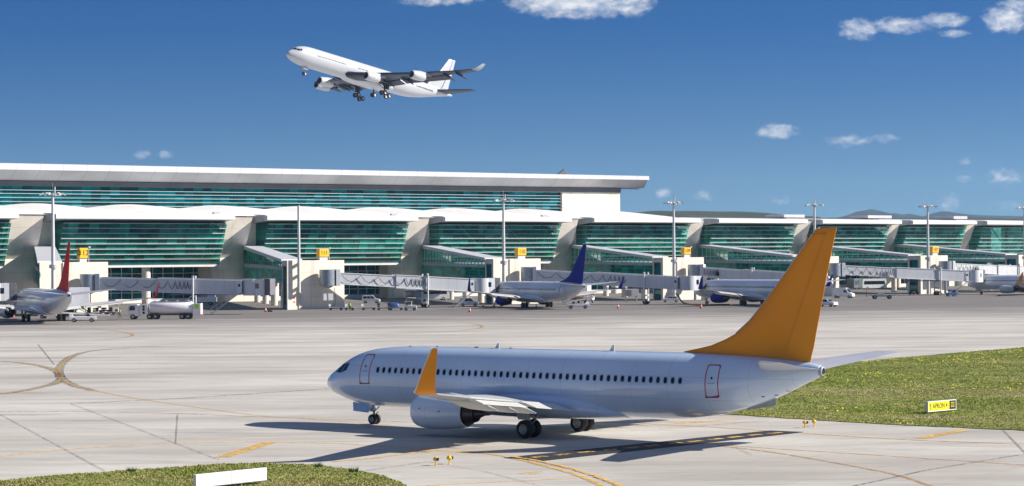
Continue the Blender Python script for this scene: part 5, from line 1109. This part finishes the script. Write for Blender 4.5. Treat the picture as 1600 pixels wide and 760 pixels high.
# hose
b=MB(); hp=[pz(1056,459,478),pz(1060,463,477.5),pz(1064,470,477)]+[gnd(x,y)+Vector((0,0,.12)) for x,y in ((1070,475),(1082,477),(1100,477.5),(1125,477),(1140,477))]; b.path(catmull(hp,5),.16,8); tag(b.build('air_hose',Hose,smooth=True),'thick orange brown air hose lying below the jet bridge cab','hose')
# ---------------------------------------------------------------- cones
c0=None
for x,y,l in ((415,487.5,'orange white traffic cone left of the pier with the bare pole'),(21,496.5,'traffic cone under the red finned airliner at the left edge'),(734,488,'traffic cone nearest the camera left of the blue engine'),(755,480.5,'traffic cone right of the white van by the blue engine'),(772,480,'traffic cone directly under the blue engine'),(838,482,'traffic cone between the wheels of the blue finned airliner'),(966,482,'traffic cone standing alone right of the blue tail fin'),(1095.5,482,'traffic cone under the blue engine left of the orange fin'),(1306,476.5,'traffic cone just right of the orange fin and white pickup')):
    p=gnd(x,y)
    if c0 is None:
        c0=e=empty('traffic_cone',p,0,l,'traffic cone','traffic cones')
        b=MB(); b.lathe([(0.04,.28),(.35,.2),(.36,.2),(.95,.04)],'z',(0,0,0),16,0,True); b.build('cone_body',ConeO,e,smooth=40)
        b=MB(); b.lathe([(.42,.205),(.66,.14)],'z',(0,0,0),16,0,False); b.build('white_band',VWhite,e,smooth=True)
        b=MB(); b.box((0,0,.025),(.62,.62,.05)); b.build('base',Rubber,e)
    else: copy_tree(c0,p,x,l)
e=MB(); e.box((0,0,.15),(.9,.4,.3)); e.box((-.3,0,.34),(.25,.3,.1)); tag(e.build('wheel_chock',Rubber,loc=gnd(422,487.5),bevel=.03),'black wheel chock lying right of the traffic cone by the pier','wheel chock')
# ---------------------------------------------------------------- people
def person(pos,rz,label,vest,shirt=Navy,trous=Navy,walk=.12):
    e=empty('person',(pos.x,pos.y,0),rz,label,'person','ground crew on the apron')
    V=[((0,0,.98),.15),((0,0,1.18),.145),((0,0,1.38),.165),((0,0,1.50),.07),((0,0,1.58),.065),((0.01,0,1.68),.10),((0.01,0,1.76),.08)]
    E_=[(0,1),(1,2),(2,3),(3,4),(4,5),(5,6)]
    for s_ in (-1,1):
        k=len(V); V+=[((0,s_*.10,.90),.10),((walk*s_*.6+.03,s_*.11,.50),.07),((walk*s_*1.0-.02,s_*.11,.10),.05),((walk*s_+.14,s_*.12,.045),.04)]; E_+=[(0,k),(k,k+1),(k+1,k+2),(k+2,k+3)]
        k=len(V); V+=[((0,s_*.20,1.42),.065),((-walk*s_*.4,s_*.25,1.14),.048),((.08-walk*s_*.7,s_*.25,.90),.036),((.11-walk*s_*.8,s_*.25,.80),.032)]; E_+=[(2,k),(k,k+1),(k+1,k+2),(k+2,k+3)]
    me=bpy.data.meshes.new('person_rig'); me.from_pydata([v[0] for v in V],E_,[]); o=bpy.data.objects.new('rig',me); COL.objects.link(o)
    sk=o.modifiers.new('s','SKIN'); 
    for i,v in enumerate(V): me.skin_vertices[0].data[i].radius=(v[1],v[1]) if i not in (0,1,2) else (v[1]*.75,v[1]*1.15)
    me.skin_vertices[0].data[0].use_root=True
    ss=o.modifiers.new('u','SUBSURF'); ss.levels=1; ss.render_levels=1
    dg=bpy.context.evaluated_depsgraph_get(); dg.update(); m2=bpy.data.meshes.new_from_object(o.evaluated_get(dg)); bpy.data.objects.remove(o)
    m2.name='body'; m2.materials.clear()
    for m in (Skin,shirt,trous,Black): m2.materials.append(m)
    for p in m2.polygons:
        z=p.center.z; p.material_index=3 if z<.12 else 2 if z<1.0 and abs(p.center.y)<.19 else 0 if z>1.5 or (z<.9) else 1; p.use_smooth=True
    bo=bpy.data.objects.new('body',m2); COL.objects.link(bo); bo.parent=e
    b=MB(); b.loft([[(math.cos(t)*a,math.sin(t)*c,z) for t in [2*math.pi*i/16 for i in range(16)]] for z,a,c in ((.98,.17,.23),(1.1,.165,.22),(1.3,.17,.25),(1.44,.14,.22),(1.5,.08,.10))]); b.build('vest',vest,e,smooth=True)
    b=MB(); b.loft([[(math.cos(t)*a-.01,math.sin(t)*a*.9,z) for t in [2*math.pi*i/12 for i in range(12)]] for z,a in ((1.70,.112),(1.76,.112),(1.82,.075),(1.84,.02))]); b.build('cap',Black,e,smooth=True)
person(gnd(187.5,497.5),R(190),'worker in a yellow vest walking left in front of the fuel tanker',HiVis,walk=.25)
person(gnd(547,486),R(80),'worker in a yellow vest standing by the dolly train',HiVis)
person(gnd(666.5,482),R(200),'person in a white shirt standing left of the jet bridge wheels',VWhite,VWhite)
person(gnd(1354,464.5),R(20),'worker in an orange vest at the left end of the flatbed dolly',HiOr)
person(gnd(118,493),R(90),'worker in a yellow vest directly behind the near belt loader',HiVis)
person(gnd(134,494),R(30),'bending height worker in a yellow vest right behind the near belt loader belt end',HiVis)
# ---------------------------------------------------------------- foreground signs and edge lights
def lamp(x,y,label,first=None,rz=0):
    p=gnd(x,y)
    if first: return copy_tree(first,p,rz,label)
    e=empty('edge_light',p,rz,label,'edge light','yellow taxiway edge lights')
    b=MB(); b.lathe([(0,.09),(.02,.09),(.03,.035),(.22,.035),(.24,.06)],'z',(0,0,0),14,0,True); b.build('stem',LampY,e,smooth=40)
    b=MB(); b.lathe([(.23,.02),(.24,.10),(.28,.145),(.34,.15),(.37,.14)],'z',(0,0,0),18,0,True); b.build('housing',LampY,e,smooth=50)
    b=MB(); b.box((.10,-.10,.34),(.15,.15,.17)); b.build('lens',LampB,e,bevel=.04)
    b=MB(); b.lathe([(.37,.125),(.42,.11),(.46,.06),(.47,.01)],'z',(0,0,0),16,0); b.build('cap',LampY,e,smooth=60)
    return e
l0=lamp(681,727.5,'left yellow edge light of the pair below the wing shadow'); lamp(702,725.5,'right yellow edge light of the pair below the wing shadow',l0,1)
lamp(1257.5,668.5,'left yellow edge light of the pair at the grass edge',l0,.5); lamp(1272,667,'right yellow edge light of the pair at the grass edge',l0,2)
a_,c_=gnd(1447.5,648),gnd(1491.5,643.8); dv=c_-a_; L=dv.length; e=empty('taxiway_sign',(a_+c_)/2,math.atan2(dv.y,dv.x),'yellow and black taxiway sign reading APRON 4 D2 on the grass','taxiway sign')
H0,H1=.17,.90; zc=(H0+H1)/2; hh=H1-H0
b=MB(); b.box((0,0,zc),(L,.26,hh)); b.build('cabinet',mat('sign_casing',(.55,.55,.57),.4,var=.05),e,bevel=.02)
b=MB(); b.box((0,-.135,H1-.03),(L,.03,.06)); b.box((0,-.135,H0+.03),(L,.03,.06)); b.box((-L/2+.03,-.135,zc),(.06,.03,hh-.12)); b.box((L/2-.03,-.135,zc),(.06,.03,hh-.12)); b.build('frame',SignW,e)
xs=-L/2+L*.755
b=MB(); b.box(((-L/2+.06+xs)/2,-.134,zc),(xs+L/2-.06,.012,hh-.12)); b.build('yellow_panel',SignYB,e)
b=MB(); b.box(((L/2-.06+xs)/2,-.134,zc),(L/2-.06-xs,.012,hh-.12)); bp_=b.build('black_panel',Black,e)
MT=lambda x,sx=1:Matrix.Translation((x,-.145,zc))@Matrix.Rotation(R(90),4,'X')@Matrix.Diagonal((sx,1,1,1))
text_mesh('APRON 4',.50,'lettering',Black,e,MT((-L/2+xs)/2+.16,.86),.004,.004)
text_mesh('D2',.52,'lettering',SignYB,e,MT((L/2+xs)/2-.02,.66),.004,.0)
b=MB(); ax=-L/2+.27; b.box((ax,-.146,zc-.04),(.05,.012,.36)); b.add([(ax-.11,-.15,zc+.05),(ax,-.15,zc+.23),(ax+.11,-.15,zc+.05),(ax,-.15,zc+.12)],[(0,1,2,3)]); b.build('arrow',Black,e)
for k in range(4):
    b=MB(); b.tube((-L/2+.1+(L-.2)*k/3,0,0),(-L/2+.1+(L-.2)*k/3,0,H0),.035,n=8); b.build('leg',Steel,e)
a_,c_=gnd(304,769),gnd(415,757); dv=c_-a_; L=dv.length; e=empty('blank_sign',(a_+c_)/2,math.atan2(dv.y,dv.x),'plain white sign board seen from behind in the near grass','sign')
for k,(x0,x1) in enumerate(((-L/2,-.02),(.0,L/2))):
    b=MB(); b.box(((x0+x1)/2,0,.52),(x1-x0-.012,.22,.62)); b.build('panel',SignW,e,bevel=.012)
b=MB(); b.box((0,0,.19),(L-.1,.1,.04)); b.build('rail',Steel,e)
for k in range(4):
    b=MB(); b.tube((-L/2+.2+(L-.4)*k/3,0,0),(-L/2+.2+(L-.4)*k/3,0,.2),.03,n=8); b.build('leg',Steel,e)
# a few weeds and stones along the verge edges
rr=random.Random(12); WeedM=mat('weed_green',(.10,.19,.02),.8,var=.3,scale=2)
for x,y,l,n_ in ((552,739,'bushy green weed at the tip of the near left grass',10),(205,739,'pale green weed at the pavement edge at lower left',9),(498,731.5,'green weed growing at the pavement edge left of the lights',9)):
    b=MB(); p=gnd(x,y)
    for k in range(n_*6):
        a=rr.uniform(0,6.28); r_=rr.uniform(0,.22); h=rr.uniform(.12,.34); bx,by=math.cos(a)*r_,math.sin(a)*r_; b.add([(bx-.02,by,0),(bx+.02,by,0),(bx+math.cos(a)*.14,by+math.sin(a)*.14,h)],[(0,1,2)])
    tag(b.build('weed',WeedM,loc=(p.x,p.y,.02),fix=False),l,'plant')
